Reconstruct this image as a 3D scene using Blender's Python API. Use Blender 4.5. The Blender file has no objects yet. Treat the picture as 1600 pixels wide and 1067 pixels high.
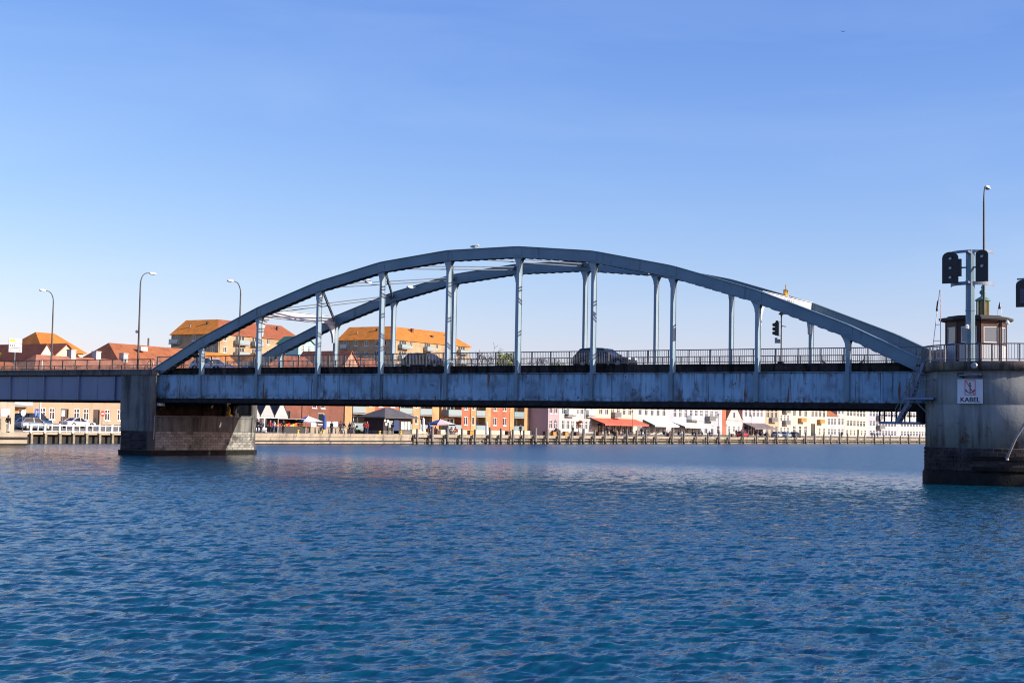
import bpy, math, random
import numpy as np
from mathutils import Vector, Matrix
R = math.radians
rnd = random.Random(7)
scene = bpy.context.scene
COL = scene.collection
# World frame: X along the bridge (towards the bascule pier), Y across it (away from the viewer), Z up, water at 0.

# ------------------------------------------------------------------ camera
cam_data = bpy.data.cameras.new("camera")
cam = bpy.data.objects.new("camera", cam_data)
COL.objects.link(cam)
TH, PITCH, ROLL = 0.5536, 0.0571, 0.0178
fwd0 = Vector((-math.sin(TH), math.cos(TH), 0)); right0 = Vector((math.cos(TH), math.sin(TH), 0)); up0 = Vector((0, 0, 1))
fwd = fwd0 * math.cos(PITCH) + up0 * math.sin(PITCH)
upl = up0 * math.cos(PITCH) - fwd0 * math.sin(PITCH)
rgt = right0 * math.cos(ROLL) + upl * math.sin(ROLL)
upv = upl * math.cos(ROLL) - right0 * math.sin(ROLL)
m = Matrix.Identity(4)
for i in range(3):
    m[i][0], m[i][1], m[i][2] = rgt[i], upv[i], -fwd[i]
m[0][3], m[1][3], m[2][3] = 90.81, -89.503, 2.8405
cam.matrix_world = m
cam_data.sensor_fit = 'HORIZONTAL'; cam_data.sensor_width = 36.0
cam_data.lens = 2330.74 / 1600 * 36.0
cam_data.clip_start = 0.5; cam_data.clip_end = 12000
scene.camera = cam

# ------------------------------------------------------------------ sky, sun, exposure
SUN_EL, SUN_B = R(21.5), R(13.0)
sdir = Vector((math.cos(SUN_EL) * math.cos(SUN_B), math.cos(SUN_EL) * math.sin(SUN_B), math.sin(SUN_EL)))
world = bpy.data.worlds.new("World"); scene.world = world; world.use_nodes = True
wn = world.node_tree.nodes; wl = world.node_tree.links
for n in list(wn): wn.remove(n)
sky = wn.new("ShaderNodeTexSky"); sky.sky_type = 'NISHITA'; sky.sun_disc = False
sky.sun_elevation = SUN_EL; sky.sun_rotation = math.atan2(sdir.x, sdir.y)
sky.altitude = 0; sky.air_density = 1.0; sky.dust_density = 0.6; sky.ozone_density = 3.0
sep = wn.new("ShaderNodeSeparateColor"); comb = wn.new("ShaderNodeCombineColor")      # colour grade of the whole sky, the same in every direction
wl.new(sky.outputs[0], sep.inputs[0])
for ch, (g_, a_) in enumerate(((1.40, 0.525), (1.15, 0.605), (0.64, 1.62))):
    pw = wn.new("ShaderNodeMath"); pw.operation = 'POWER'; pw.inputs[1].default_value = g_; wl.new(sep.outputs[ch], pw.inputs[0])
    ml = wn.new("ShaderNodeMath"); ml.operation = 'MULTIPLY'; ml.inputs[1].default_value = a_; wl.new(pw.outputs[0], ml.inputs[0]); wl.new(ml.outputs[0], comb.inputs[ch])
bg = wn.new("ShaderNodeBackground"); bg.inputs['Strength'].default_value = 0.15
wo = wn.new("ShaderNodeOutputWorld")
# faint cirrus wisps all over the sky
tcs = wn.new("ShaderNodeTexCoord"); mps = wn.new("ShaderNodeMapping"); mps.inputs['Scale'].default_value = (1.6, 1.6, 9.0); mps.inputs['Rotation'].default_value = (R(6), R(-4), 0)
nzs = wn.new("ShaderNodeTexNoise"); nzs.inputs['Scale'].default_value = 1.4; nzs.inputs['Detail'].default_value = 7; nzs.inputs['Roughness'].default_value = 0.55; nzs.inputs['Distortion'].default_value = 0.6
wl.new(tcs.outputs['Generated'], mps.inputs['Vector']); wl.new(mps.outputs[0], nzs.inputs['Vector'])
mrs = wn.new("ShaderNodeMapRange"); mrs.inputs['From Min'].default_value = .48; mrs.inputs['From Max'].default_value = .82; mrs.inputs['To Max'].default_value = .13; wl.new(nzs.outputs['Fac'], mrs.inputs['Value'])
mxs = wn.new("ShaderNodeMix"); mxs.data_type = 'RGBA'; mxs.inputs[7].default_value = (4.2, 4.6, 5.2, 1); wl.new(mrs.outputs[0], mxs.inputs['Factor']); wl.new(comb.outputs[0], mxs.inputs[6])
wl.new(mxs.outputs[2], bg.inputs[0]); wl.new(bg.outputs[0], wo.inputs[0])
sun_d = bpy.data.lights.new("sun", 'SUN'); sun_d.energy = 4.7; sun_d.angle = R(0.53); sun_d.color = (1.0, 0.92, 0.80)
sun = bpy.data.objects.new("sun", sun_d); COL.objects.link(sun)
sun.rotation_euler = sdir.to_track_quat('Z', 'Y').to_euler(); sun.location = (60, -40, 80)
scene.view_settings.view_transform = 'Standard'; scene.view_settings.look = 'None'
scene.view_settings.exposure = 0.5; scene.view_settings.gamma = 1.0; scene.view_settings.use_curve_mapping = False
scene.cycles.filter_width = 1.1; scene.cycles.max_bounces = 6; scene.cycles.diffuse_bounces = 3; scene.cycles.glossy_bounces = 3
scene.cycles.caustics_reflective = False; scene.cycles.caustics_refractive = False

# ------------------------------------------------------------------ helpers
WLOC = {}
def tag(o, label, cat=None, group=None, kind=None):
    if label: o["label"] = label
    if cat: o["category"] = cat
    if group: o["group"] = group
    if kind: o["kind"] = kind
    return o
def empty(name, loc, label=None, cat=None, group=None, rz=0.0):
    o = bpy.data.objects.new(name, None); COL.objects.link(o)
    o.location = loc; o.rotation_euler = (0, 0, rz); o.empty_display_size = 0.3
    WLOC[o] = Vector(loc)
    return tag(o, label, cat, group)
def link(name, mesh, parent=None, loc=None, rz=0.0, mat=None):
    """place shared mesh data; loc is in world metres for children of unrotated parents"""
    o = bpy.data.objects.new(name, mesh); COL.objects.link(o)
    base = Vector((0, 0, 0))
    if parent is not None:
        o.parent = parent; base = WLOC.get(parent, base)
    w = Vector(loc) if loc is not None else base
    o.location = w - base; o.rotation_euler = (0, 0, rz); WLOC[o] = w
    if mat is not None:
        if len(mesh.materials) == 0: mesh.materials.append(mat)
        o.material_slots[0].link = 'OBJECT'; o.material_slots[0].material = mat
    return o
class MB:
    def __init__(s): s.v = []; s.f = []; s.mi = []; s.cur = 0; s.sm = []; s.smooth = False
    def add(s, vs, fs):
        n = len(s.v); s.v += [tuple(q) for q in vs]
        for f in fs:
            s.f.append(tuple(n + i for i in f)); s.mi.append(s.cur); s.sm.append(s.smooth)
        return s
    def box(s, x0, x1, y0, y1, z0, z1):
        if x0 > x1: x0, x1 = x1, x0
        if y0 > y1: y0, y1 = y1, y0
        if z0 > z1: z0, z1 = z1, z0
        return s.add([(x0,y0,z0),(x1,y0,z0),(x1,y1,z0),(x0,y1,z0),(x0,y0,z1),(x1,y0,z1),(x1,y1,z1),(x0,y1,z1)],
                     [(3,2,1,0),(4,5,6,7),(0,1,5,4),(1,2,6,5),(2,3,7,6),(3,0,4,7)])
    def bar(s, p, q, w, h, up=(0,0,1)):
        p = Vector(p); q = Vector(q); d = (q - p).normalized(); up = Vector(up)
        if abs(d.dot(up)) > 0.98: up = Vector((0, 1, 0))
        sd = d.cross(up).normalized(); u = sd.cross(d)
        a = sd * (w / 2); b = u * (h / 2)
        return s.add([p-a-b, p+a-b, p+a+b, p-a+b, q-a-b, q+a-b, q+a+b, q-a+b],
                     [(0,1,2,3),(7,6,5,4),(4,5,1,0),(5,6,2,1),(6,7,3,2),(7,4,0,3)])
    def tube(s, pts, r, n=8, caps=True):
        pts = [Vector(p) for p in pts]; k = len(pts)
        rs = r if isinstance(r, (list, tuple)) else [r] * k
        vs = []; fs = []
        ref = None
        for i, p in enumerate(pts):
            d = (pts[min(i+1, k-1)] - pts[max(i-1, 0)]).normalized()
            if ref is None:
                ref = Vector((1,0,0)) if abs(d.x) < 0.9 else Vector((0,1,0))
            a = (ref - d * ref.dot(d)).normalized(); b = d.cross(a); ref = a
            for j in range(n):
                t = 2 * math.pi * j / n
                vs.append(p + (a * math.cos(t) + b * math.sin(t)) * rs[i])
        for i in range(k-1):
            for j in range(n):
                fs.append((i*n+j, i*n+(j+1) % n, (i+1)*n+(j+1) % n, (i+1)*n+j))
        if caps: fs.append(tuple(range(n-1, -1, -1))); fs.append(tuple((k-1)*n+j for j in range(n)))
        return s.add(vs, fs)
    def lathe(s, prof, c=(0,0,0), n=24, a0=0.0, a1=2*math.pi, caps=True):
        """prof: list of (r,z)"""
        full = abs(a1 - a0 - 2*math.pi) < 1e-6
        m_ = n if full else n + 1
        vs = []; fs = []
        for r, z in prof:
            for j in range(m_):
                t = a0 + (a1-a0) * j / n
                vs.append((c[0] + r*math.cos(t), c[1] + r*math.sin(t), c[2] + z))
        for i in range(len(prof)-1):
            for j in range(n):
                jj = (j+1) % m_
                fs.append((i*m_+j, i*m_+jj, (i+1)*m_+jj, (i+1)*m_+j))
        if caps and full:
            fs.append(tuple(range(m_-1, -1, -1))); fs.append(tuple((len(prof)-1)*m_+j for j in range(m_)))
        return s.add(vs, fs)
    def prism(s, poly, axis, a, b):
        """poly of 2-D points in the plane normal to axis, extruded a..b"""
        def P(p, t):
            return (t, p[0], p[1]) if axis == 'x' else (p[0], t, p[1]) if axis == 'y' else (p[0], p[1], t)
        n = len(poly)
        vs = [P(p, a) for p in poly] + [P(p, b) for p in poly]
        fs = [tuple(range(n-1, -1, -1)), tuple(range(n, 2*n))] + [(i, (i+1) % n, n+(i+1) % n, n+i) for i in range(n)]
        return s.add(vs, fs)
    def hull_cols(s, rings):
        n = len(rings[0]); vs = [p for r_ in rings for p in r_]; fs = []
        for i in range(len(rings)-1):
            for j in range(n):
                fs.append((i*n+j, i*n+(j+1) % n, (i+1)*n+(j+1) % n, (i+1)*n+j))
        fs.append(tuple(range(n-1, -1, -1))); fs.append(tuple((len(rings)-1)*n+j for j in range(n)))
        return s.add(vs, fs)
    def mesh(s, name, mats, off=(0,0,0)):
        me = bpy.data.meshes.new(name)
        ox, oy, oz = off
        me.from_pydata([(x-ox, y-oy, z-oz) for x, y, z in s.v], [], s.f)
        if not isinstance(mats, (list, tuple)): mats = [mats]
        for m_ in mats: me.materials.append(m_)
        if any(s.mi): me.polygons.foreach_set("material_index", s.mi)
        if any(s.sm): me.polygons.foreach_set("use_smooth", s.sm)
        me.validate(); me.update()
        # consistent outward normals
        import bmesh
        bm = bmesh.new(); bm.from_mesh(me); bmesh.ops.recalc_face_normals(bm, faces=bm.faces); bm.to_mesh(me); bm.free()
        return me
    def build(s, name, mats, parent=None, at=None, **kw):
        """world-space geometry -> object; origin at `at` or at the parent's origin"""
        base = WLOC.get(parent, Vector((0, 0, 0))) if parent is not None else Vector((0, 0, 0))
        org = Vector(at) if at is not None else base
        o = bpy.data.objects.new(name, s.mesh(name, mats, org)); COL.objects.link(o)
        if parent is not None: o.parent = parent
        o.location = org - base; WLOC[o] = org
        if kw: tag(o, kw.get('label'), kw.get('cat'), kw.get('group'), kw.get('kind'))
        return o

# ------------------------------------------------------------------ materials
MATS = {}
def M(name, col, rough=0.6, col2=None, scale=1.0, bump=0.0, bscale=None, metal=0.0, spec=0.5, streak=None, stain=None, detail=6.0,
      sv=(1,1,1), contrast=(0.35, 0.65), objvar=0.0):
    if name in MATS: return MATS[name]
    mt = bpy.data.materials.new(name); mt.use_nodes = True; nt = mt.node_tree; N = nt.nodes; L = nt.links
    b = N['Principled BSDF']
    b.inputs['Roughness'].default_value = rough; b.inputs['Metallic'].default_value = metal
    b.inputs['Specular IOR Level'].default_value = spec
    b.inputs['Base Color'].default_value = (*col, 1)
    need = col2 or bump or streak or stain
    if need:
        geo = N.new('ShaderNodeNewGeometry'); pos = geo.outputs['Position']
        cur = None
        def noise(sc, vec=(1,1,1), det=detail, rg=0.55):
            mp = N.new('ShaderNodeMapping'); mp.inputs['Scale'].default_value = vec; L.new(pos, mp.inputs['Vector'])
            t = N.new('ShaderNodeTexNoise'); t.inputs['Scale'].default_value = sc; t.inputs['Detail'].default_value = det
            t.inputs['Roughness'].default_value = rg; L.new(mp.outputs[0], t.inputs['Vector']); return t.outputs['Fac']
        def ramp(fac, a, b_):
            r_ = N.new('ShaderNodeMapRange'); r_.inputs['From Min'].default_value = a; r_.inputs['From Max'].default_value = b_
            r_.clamp = True; L.new(fac, r_.inputs['Value']); return r_.outputs[0]
        def mix(fac, c1, c2):
            x = N.new('ShaderNodeMix'); x.data_type = 'RGBA'
            L.new(fac, x.inputs['Factor'])
            if isinstance(c1, tuple): x.inputs[6].default_value = (*c1, 1)
            else: L.new(c1, x.inputs[6])
            if isinstance(c2, tuple): x.inputs[7].default_value = (*c2, 1)
            else: L.new(c2, x.inputs[7])
            return x.outputs[2]
        def mul(a, b_):
            q = N.new('ShaderNodeMath'); q.operation = 'MULTIPLY'; L.new(a, q.inputs[0]); L.new(b_, q.inputs[1]); return q.outputs[0]
        cur = col
        if col2: cur = mix(ramp(noise(scale, sv), *contrast), cur, col2)
        zsep = None
        def zramp(z0, z1):
            nonlocal zsep
            if zsep is None:
                zsep = N.new('ShaderNodeSeparateXYZ'); L.new(pos, zsep.inputs[0])
            return ramp(zsep.outputs['Z'], z0, z1)
        for st in (streak or []):   # (colour, horizontal scale, vertical scale, lo, hi, zband or None)
            c_, hs, vs_, lo, hi, zb = st
            fac = ramp(noise(1.0, (hs, hs, vs_), 4.0, 0.6), lo, hi)
            if zb: fac = mul(fac, zramp(*zb))
            cur = mix(fac, cur, c_)
        for st in (stain or []):    # (colour, scale, lo, hi, zband)
            c_, sc_, lo, hi, zb = st
            fac = ramp(noise(sc_), lo, hi)
            if zb: fac = mul(fac, zramp(*zb))
            cur = mix(fac, cur, c_)
        if objvar and not isinstance(cur, tuple):
            oi = N.new('ShaderNodeObjectInfo'); r2 = N.new('ShaderNodeMapRange'); r2.inputs['To Min'].default_value = 1-objvar; r2.inputs['To Max'].default_value = 1+objvar; L.new(oi.outputs['Random'], r2.inputs['Value'])
            x2 = N.new('ShaderNodeMix'); x2.data_type = 'RGBA'; x2.blend_type = 'MULTIPLY'; x2.inputs['Factor'].default_value = 1; L.new(cur, x2.inputs[6]); L.new(r2.outputs[0], x2.inputs[7]); cur = x2.outputs[2]
        if isinstance(cur, tuple): b.inputs['Base Color'].default_value = (*cur, 1)
        else: L.new(cur, b.inputs['Base Color'])
        if bump:
            bp = N.new('ShaderNodeBump'); bp.inputs['Strength'].default_value = bump; bp.inputs['Distance'].default_value = 0.05
            L.new(noise(bscale or scale * 4), bp.inputs['Height']); L.new(bp.outputs[0], b.inputs['Normal'])
    MATS[name] = mt
    return mt
def brickmat(name, c1, c2, mortar, axis='y', sc=1.0):
    if name in MATS: return MATS[name]
    mt = bpy.data.materials.new(name); mt.use_nodes = True; nt = mt.node_tree; N = nt.nodes; L = nt.links
    b = N['Principled BSDF']; b.inputs['Roughness'].default_value = 0.85
    geo = N.new('ShaderNodeNewGeometry'); sp = N.new('ShaderNodeSeparateXYZ'); L.new(geo.outputs['Position'], sp.inputs[0])
    ad = N.new('ShaderNodeMath'); ad.operation = 'ADD'; L.new(sp.outputs['X'], ad.inputs[0]); L.new(sp.outputs['Y'], ad.inputs[1])
    cb = N.new('ShaderNodeCombineXYZ'); L.new(ad.outputs[0], cb.inputs[0]); L.new(sp.outputs['Z'], cb.inputs[1])
    t = N.new('ShaderNodeTexBrick'); t.inputs['Scale'].default_value = 1.0
    t.inputs['Brick Width'].default_value = 0.23 * sc; t.inputs['Row Height'].default_value = 0.077 * sc; t.inputs['Mortar Size'].default_value = 0.008 * sc
    t.inputs['Color1'].default_value = (*c1, 1); t.inputs['Color2'].default_value = (*c2, 1); t.inputs['Mortar'].default_value = (*mortar, 1)
    L.new(cb.outputs[0], t.inputs['Vector'])
    nz = N.new('ShaderNodeTexNoise'); nz.inputs['Scale'].default_value = 0.5; nz.inputs['Detail'].default_value = 6; L.new(geo.outputs['Position'], nz.inputs['Vector'])
    mr = N.new('ShaderNodeMapRange'); mr.inputs['From Min'].default_value = .3; mr.inputs['From Max'].default_value = .7; mr.inputs['To Min'].default_value = .72; mr.inputs['To Max'].default_value = 1.15
    L.new(nz.outputs['Fac'], mr.inputs['Value'])
    mx = N.new('ShaderNodeMix'); mx.data_type = 'RGBA'; mx.blend_type = 'MULTIPLY'; mx.inputs['Factor'].default_value = 1
    L.new(t.outputs['Color'], mx.inputs[6]); L.new(mr.outputs[0], mx.inputs[7]); L.new(mx.outputs[2], b.inputs['Base Color'])
    MATS[name] = mt; return mt

BLUE = (0.115, 0.20, 0.25); RUST = (0.16, 0.055, 0.02); GRIME = (0.03, 0.028, 0.026)
m_steel = M('painted steel', BLUE, 0.45, (0.155, 0.25, 0.305), 0.6, 0.05, 20, streak=[(GRIME, 2.2, 0.3, 0.62, 0.8, None)], stain=[(RUST, 3.0, 0.70, 0.78, None)])
m_hang = M('sun-paled hanger steel', (0.23, 0.32, 0.38), 0.45, (0.28, 0.37, 0.43), 0.6, 0.05, 20, streak=[(GRIME, 2.2, 0.3, 0.62, 0.8, None)])  # lighter than the ribs: sunlit whiteness put into the hanger colour
m_panel = M('riveted steel plate', (0.19, 0.35, 0.49), 0.5, (0.26, 0.43, 0.57), 0.45, 0.08, 12,
            streak=[((.035, .033, .032), 3.4, 0.20, 0.52, 0.66, (5.55, 6.75)), (RUST, 4.5, 0.25, 0.60, 0.70, (5.3, 6.6)), ((.07, .065, .06), 1.1, 0.5, 0.56, 0.70, None), (GRIME, 6.0, 0.10, 0.61, 0.67, None), (RUST, 2.3, .3, .62, .70, None)],
            stain=[((0.05, 0.045, 0.04), 2.5, 0.66, 0.72, None), ((.10, .14, .19), .55, .52, .72, None), (GRIME, 4.0, 0.44, 0.62, (5.15, 4.65))], objvar=.16)
m_grimeshade = M('grimy shade-dark steel', (0.016, 0.016, 0.018), 0.85, (0.036, 0.034, 0.034), 2.5, 0.3, 9, streak=[((0.07, 0.035, 0.02), 3, .5, .62, .74, None)], spec=0.12)  # grime plus the shade under girder and deck, both in this colour
m_appr = M('grey blue steel', (0.17, 0.20, 0.29), 0.5, (0.20, 0.235, 0.33), 0.35, 0.03, 10, streak=[((0.10, 0.115, 0.16), 2.0, 0.15, 0.58, 0.75, None)])
m_fascia = M('blackened concrete', (0.022, 0.019, 0.018), 0.95, (0.06, 0.05, 0.043), 1.6, 0.5, 8, streak=[((0.010, 0.009, 0.008), 3, .4, .5, .66, None)], stain=[((0.16, 0.13, 0.10), 2.2, .66, .76, None)], objvar=.35, spec=0.12)
m_fascia2 = M('grey weathered concrete', (0.10, 0.095, 0.085), 0.95, (0.17, 0.155, 0.13), 1.2, 0.4, 8, streak=[((0.03, 0.03, 0.028), 2, .3, .5, .7, None)])
m_conc = M('stained concrete', (0.125, 0.132, 0.125), 0.9, (0.21, 0.212, 0.195), 0.7, 0.35, 7,
           streak=[((0.05, 0.05, 0.05), 1.3, 0.12, 0.46, 0.64, None), ((0.55, 0.55, 0.53), 2.6, 0.25, 0.64, 0.70, (3.6, 2.6))],
           stain=[((0.13, 0.07, 0.04), 1.1, 0.62, 0.74, None)])
m_cyl = M('smooth stained concrete', (0.21, 0.22, 0.212), 0.85, (0.29, 0.297, 0.28), 0.6, 0.25, 7,
          streak=[((0.13, 0.135, 0.14), 1.5, 0.12, 0.46, 0.64, None), ((0.045, 0.042, 0.04), 2.4, 0.2, 0.50, 0.66, (4.1, 2.6))],
          stain=[((0.10, 0.045, 0.028), 1.6, 0.58, 0.66, (3.9, 3.2)), ((0.13, 0.12, 0.115), 1.2, 0.52, 0.7, (3.6, 2.2))])
m_ring = M('rusty stained concrete', (0.21, 0.17, 0.135), 0.95, (0.10, 0.075, 0.06), 1.3, 0.5, 8, streak=[((0.035, 0.03, 0.027), 2.4, .4, .5, .66, None), ((0.30, 0.17, 0.08), 1.3, .8, .62, .7, None)])
m_tide = M('wet dark tide band', (0.008, 0.009, 0.009), 0.7, (0.02, 0.02, 0.017), 1.8, 0.6, 6, spec=0.12)
m_brickd = M('dark engineering brick', (0.030, 0.028, 0.034), 0.8, (0.062, 0.052, 0.052), 1.3, 0.3, 20, stain=[((0.012, 0.012, 0.014), .8, .5, .7, None)], objvar=.3, spec=0.12)
m_mortar = M('pale mortar', (0.13, 0.125, 0.125), 0.95, (0.07, 0.068, 0.066), 1.5)
m_stoneb = M('grey granite block', (0.24, 0.24, 0.22), 0.85, (0.35, 0.342, 0.31), 1.0, 0.4, 9, stain=[((0.07, 0.065, 0.06), .9, .5, .7, None)], objvar=.2)
m_mortard = M('dark joint', (0.075, 0.07, 0.065), 0.95)
m_rail = M('dark railing paint', (0.13, 0.13, 0.132), 0.5, (0.18, 0.175, 0.17), 4)
m_railr = M('rusty brown railing', (0.11, 0.06, 0.045), 0.6, (0.16, 0.11, 0.09), 4)
m_black = M('black paint', (0.012, 0.012, 0.016), 0.5)
m_asph = M('asphalt', (0.05, 0.05, 0.052), 0.9, (0.07, 0.068, 0.066), 2, 0.2, 40)
m_pave = M('pale paving', (0.42, 0.37, 0.30), 0.9, (0.34, 0.30, 0.25), 0.7, 0.15, 6)
m_white = M('white paint', (0.78, 0.78, 0.76), 0.5, (0.66, 0.66, 0.64), 1.2)
m_frame = M('white window frame', (0.8, 0.8, 0.78), 0.45)
m_glass = M('dark window glass', (0.022, 0.028, 0.034), 0.06, spec=0.8)
m_glassl = M('pale balcony glass', (0.25, 0.34, 0.36), 0.08, spec=0.8)
m_grey = M('galvanised steel', (0.30, 0.31, 0.32), 0.45, (0.22, 0.225, 0.23), 3, metal=0.4)
m_pole = M('lamp post steel', (0.055, 0.045, 0.042), 0.5, (0.09, 0.07, 0.06), 3)
m_gold = M('gilded crown', (0.75, 0.42, 0.06), 0.35, metal=0.6)
m_red = M('sign red', (0.62, 0.03, 0.025), 0.5)
m_blu = M('sign blue', (0.02, 0.10, 0.42), 0.5)
m_yel = M('yellow paint', (0.75, 0.50, 0.03), 0.5, (0.6, 0.38, 0.02), 4)
m_lens = M('pale signal lens', (0.5, 0.6, 0.68), 0.15)
# ------------------------------------------------------------------ water
def make_water():
    c = np.array([90.81, -89.5])
    a0 = math.atan2(fwd0.y, fwd0.x)
    fine = np.linspace(R(24), R(-24), 620)
    coarse = np.linspace(R(-24), R(24) - 2*math.pi, 64)[1:-1]
    ang = a0 + np.concatenate([fine, coarse])
    r1 = np.geomspace(0.6, 9.0, 24)[:-1]; r2 = np.concatenate([np.geomspace(9.0, 14.0, 60)[:-1], np.geomspace(14.0, 80.0, 720)[:-1], np.geomspace(80.0, 260.0, 150)]); r3 = np.geomspace(260, 9000, 40)[1:]
    rr = np.concatenate([r1, r2, r3])
    nA, nR = len(ang), len(rr)
    X = c[0] + rr[:, None] * np.cos(ang)[None, :]; Y = c[1] + rr[:, None] * np.sin(ang)[None, :]
    rs = np.random.RandomState(3)
    Z = np.zeros_like(X); Rr = np.broadcast_to(rr[:, None], X.shape)
    wind = math.atan2(fwd0.y, fwd0.x) + R(10)
    cell = Rr * 0.0026
    for k in range(100):
        lam = 0.12 * (1.25 / 0.12) ** (rs.rand() ** 1.1)
        th = wind + rs.normal() * 0.48
        amp = 0.0115 * lam ** 0.80 * (0.5 + rs.rand())
        if lam > 1.2: amp *= (1.2 / lam) ** 1.1
        kx, ky = 2*math.pi/lam * math.cos(th), 2*math.pi/lam * math.sin(th)
        fade = np.clip((lam / cell - 2.2) / 2.5, 0, 1) * np.clip(1.2 - Rr/240, 0, 1)
        ph = kx * X + ky * Y + rs.rand() * 6.28
        w = np.sin(ph); w = w + 0.28 * np.cos(2 * ph)      # peaked crests
        Z += amp * 0.30 * w * fade
    fine_mask = np.zeros(nA); fine_mask[:620] = np.clip(np.minimum(np.arange(620), 619 - np.arange(620)) / 30.0, 0, 1)
    Z *= fine_mask[None, :] * np.clip((Rr - 2) / 6, 0, 1)
    verts = np.stack([X, Y, Z], -1).reshape(-1, 3)
    vs = np.concatenate([verts, [[c[0], c[1], 0.0]]])
    i, j = np.meshgrid(np.arange(nR - 1), np.arange(nA), indexing='ij')
    jn = (j + 1) % nA
    quads = np.stack([i*nA + j, i*nA + jn, (i+1)*nA + jn, (i+1)*nA + j], -1).reshape(-1, 4)
    me = bpy.data.meshes.new("water")
    nq = len(quads); ntri = nA
    me.vertices.add(len(vs)); me.vertices.foreach_set("co", vs.astype(np.float32).ravel())
    loops = np.concatenate([quads.ravel(), np.stack([np.full(nA, len(vs)-1), (np.arange(nA)+1) % nA, np.arange(nA)], -1).ravel()])
    me.loops.add(len(loops)); me.loops.foreach_set("vertex_index", loops.astype(np.int32))
    starts = np.concatenate([np.arange(nq) * 4, nq*4 + np.arange(ntri) * 3])
    me.polygons.add(nq + ntri); me.polygons.foreach_set("loop_start", starts.astype(np.int32))
    me.polygons.foreach_set("use_smooth", np.ones(nq + ntri, dtype=bool))
    me.update(calc_edges=True); me.validate()
    # face up
    if me.polygons[nq // 2].normal.z < 0: me.flip_normals()
    mt = bpy.data.materials.new("harbour water"); mt.use_nodes = True; nt = mt.node_tree; N = nt.nodes; L = nt.links
    b = N['Principled BSDF']; b.inputs['Base Color'].default_value = (0.001, 0.054, 0.098, 1)
    b.inputs['Roughness'].default_value = 0.06; b.inputs['IOR'].default_value = 1.333
    geo = N.new('ShaderNodeNewGeometry')
    mp = N.new('ShaderNodeMapping'); mp.inputs['Rotation'].default_value = (0, 0, -wind); mp.inputs['Scale'].default_value = (1.0, 0.33, 1.0)
    L.new(geo.outputs['Position'], mp.inputs['Vector'])
    # ripples finer than the mesh: tilt the normal directly, so that they keep their slope at any distance
    def vm(op, a, b_=None, val=None):
        q = N.new('ShaderNodeVectorMath'); q.operation = op; L.new(a, q.inputs[0])
        if b_ is not None: L.new(b_, q.inputs[1])
        elif val is not None: q.inputs[1].default_value = val
        return q.outputs[0]
    acc = geo.outputs['Normal']
    t3 = N.new('ShaderNodeTexNoise'); t3.inputs['Scale'].default_value = 0.05; t3.inputs['Detail'].default_value = 3; L.new(geo.outputs['Position'], t3.inputs['Vector'])
    mr = N.new('ShaderNodeMapRange'); mr.inputs['From Min'].default_value = .35; mr.inputs['From Max'].default_value = .65; mr.inputs['To Min'].default_value = .8; mr.inputs['To Max'].default_value = 1.15
    L.new(t3.outputs['Fac'], mr.inputs['Value'])
    sp = N.new('ShaderNodeSeparateXYZ'); L.new(geo.outputs['Position'], sp.inputs[0])
    fd = N.new('ShaderNodeMapRange'); fd.inputs['From Min'].default_value = -15; fd.inputs['From Max'].default_value = 25; fd.inputs['To Min'].default_value = 1.0; fd.inputs['To Max'].default_value = .34
    L.new(sp.outputs['Y'], fd.inputs['Value'])
    mm = N.new('ShaderNodeMath'); mm.operation = 'MULTIPLY'; L.new(mr.outputs[0], mm.inputs[0]); L.new(fd.outputs[0], mm.inputs[1])
    for sc_, det, k in ((2.2, 3, 0.95), (7.0, 4, 1.1)):
        t1 = N.new('ShaderNodeTexNoise'); t1.inputs['Scale'].default_value = sc_; t1.inputs['Detail'].default_value = det; t1.inputs['Roughness'].default_value = 0.6
        L.new(mp.outputs[0], t1.inputs['Vector'])
        d = vm('MULTIPLY', vm('SUBTRACT', t1.outputs['Color'], None, (.5, .5, .5)), None, (k, k, 0.0))
        sc2 = N.new('ShaderNodeVectorMath'); sc2.operation = 'SCALE'; L.new(d, sc2.inputs[0]); L.new(mm.outputs[0], sc2.inputs['Scale'])
        acc = vm('ADD', acc, sc2.outputs[0])
    L.new(vm('NORMALIZE', acc), b.inputs['Normal'])
    # wind-ruffled open reach beyond the bridge
    r1_ = N.new('ShaderNodeMapRange'); r1_.inputs['From Min'].default_value = -62; r1_.inputs['From Max'].default_value = -26; r1_.inputs['To Min'].default_value = .13; r1_.inputs['To Max'].default_value = .17
    r2_ = N.new('ShaderNodeMapRange'); r2_.inputs['From Min'].default_value = 4; r2_.inputs['From Max'].default_value = 26; r2_.inputs['To Min'].default_value = 0; r2_.inputs['To Max'].default_value = .14
    ra = N.new('ShaderNodeMath'); ra.operation = 'ADD'
    L.new(sp.outputs['Y'], r1_.inputs['Value']); L.new(sp.outputs['Y'], r2_.inputs['Value']); L.new(r1_.outputs[0], ra.inputs[0]); L.new(r2_.outputs[0], ra.inputs[1]); L.new(ra.outputs[0], b.inputs['Roughness'])
    me.materials.append(mt)
    o = bpy.data.objects.new("water", me); COL.objects.link(o); tag(o, 'choppy blue harbour water under the bridge', None, None, 'structure')
make_water()

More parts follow.
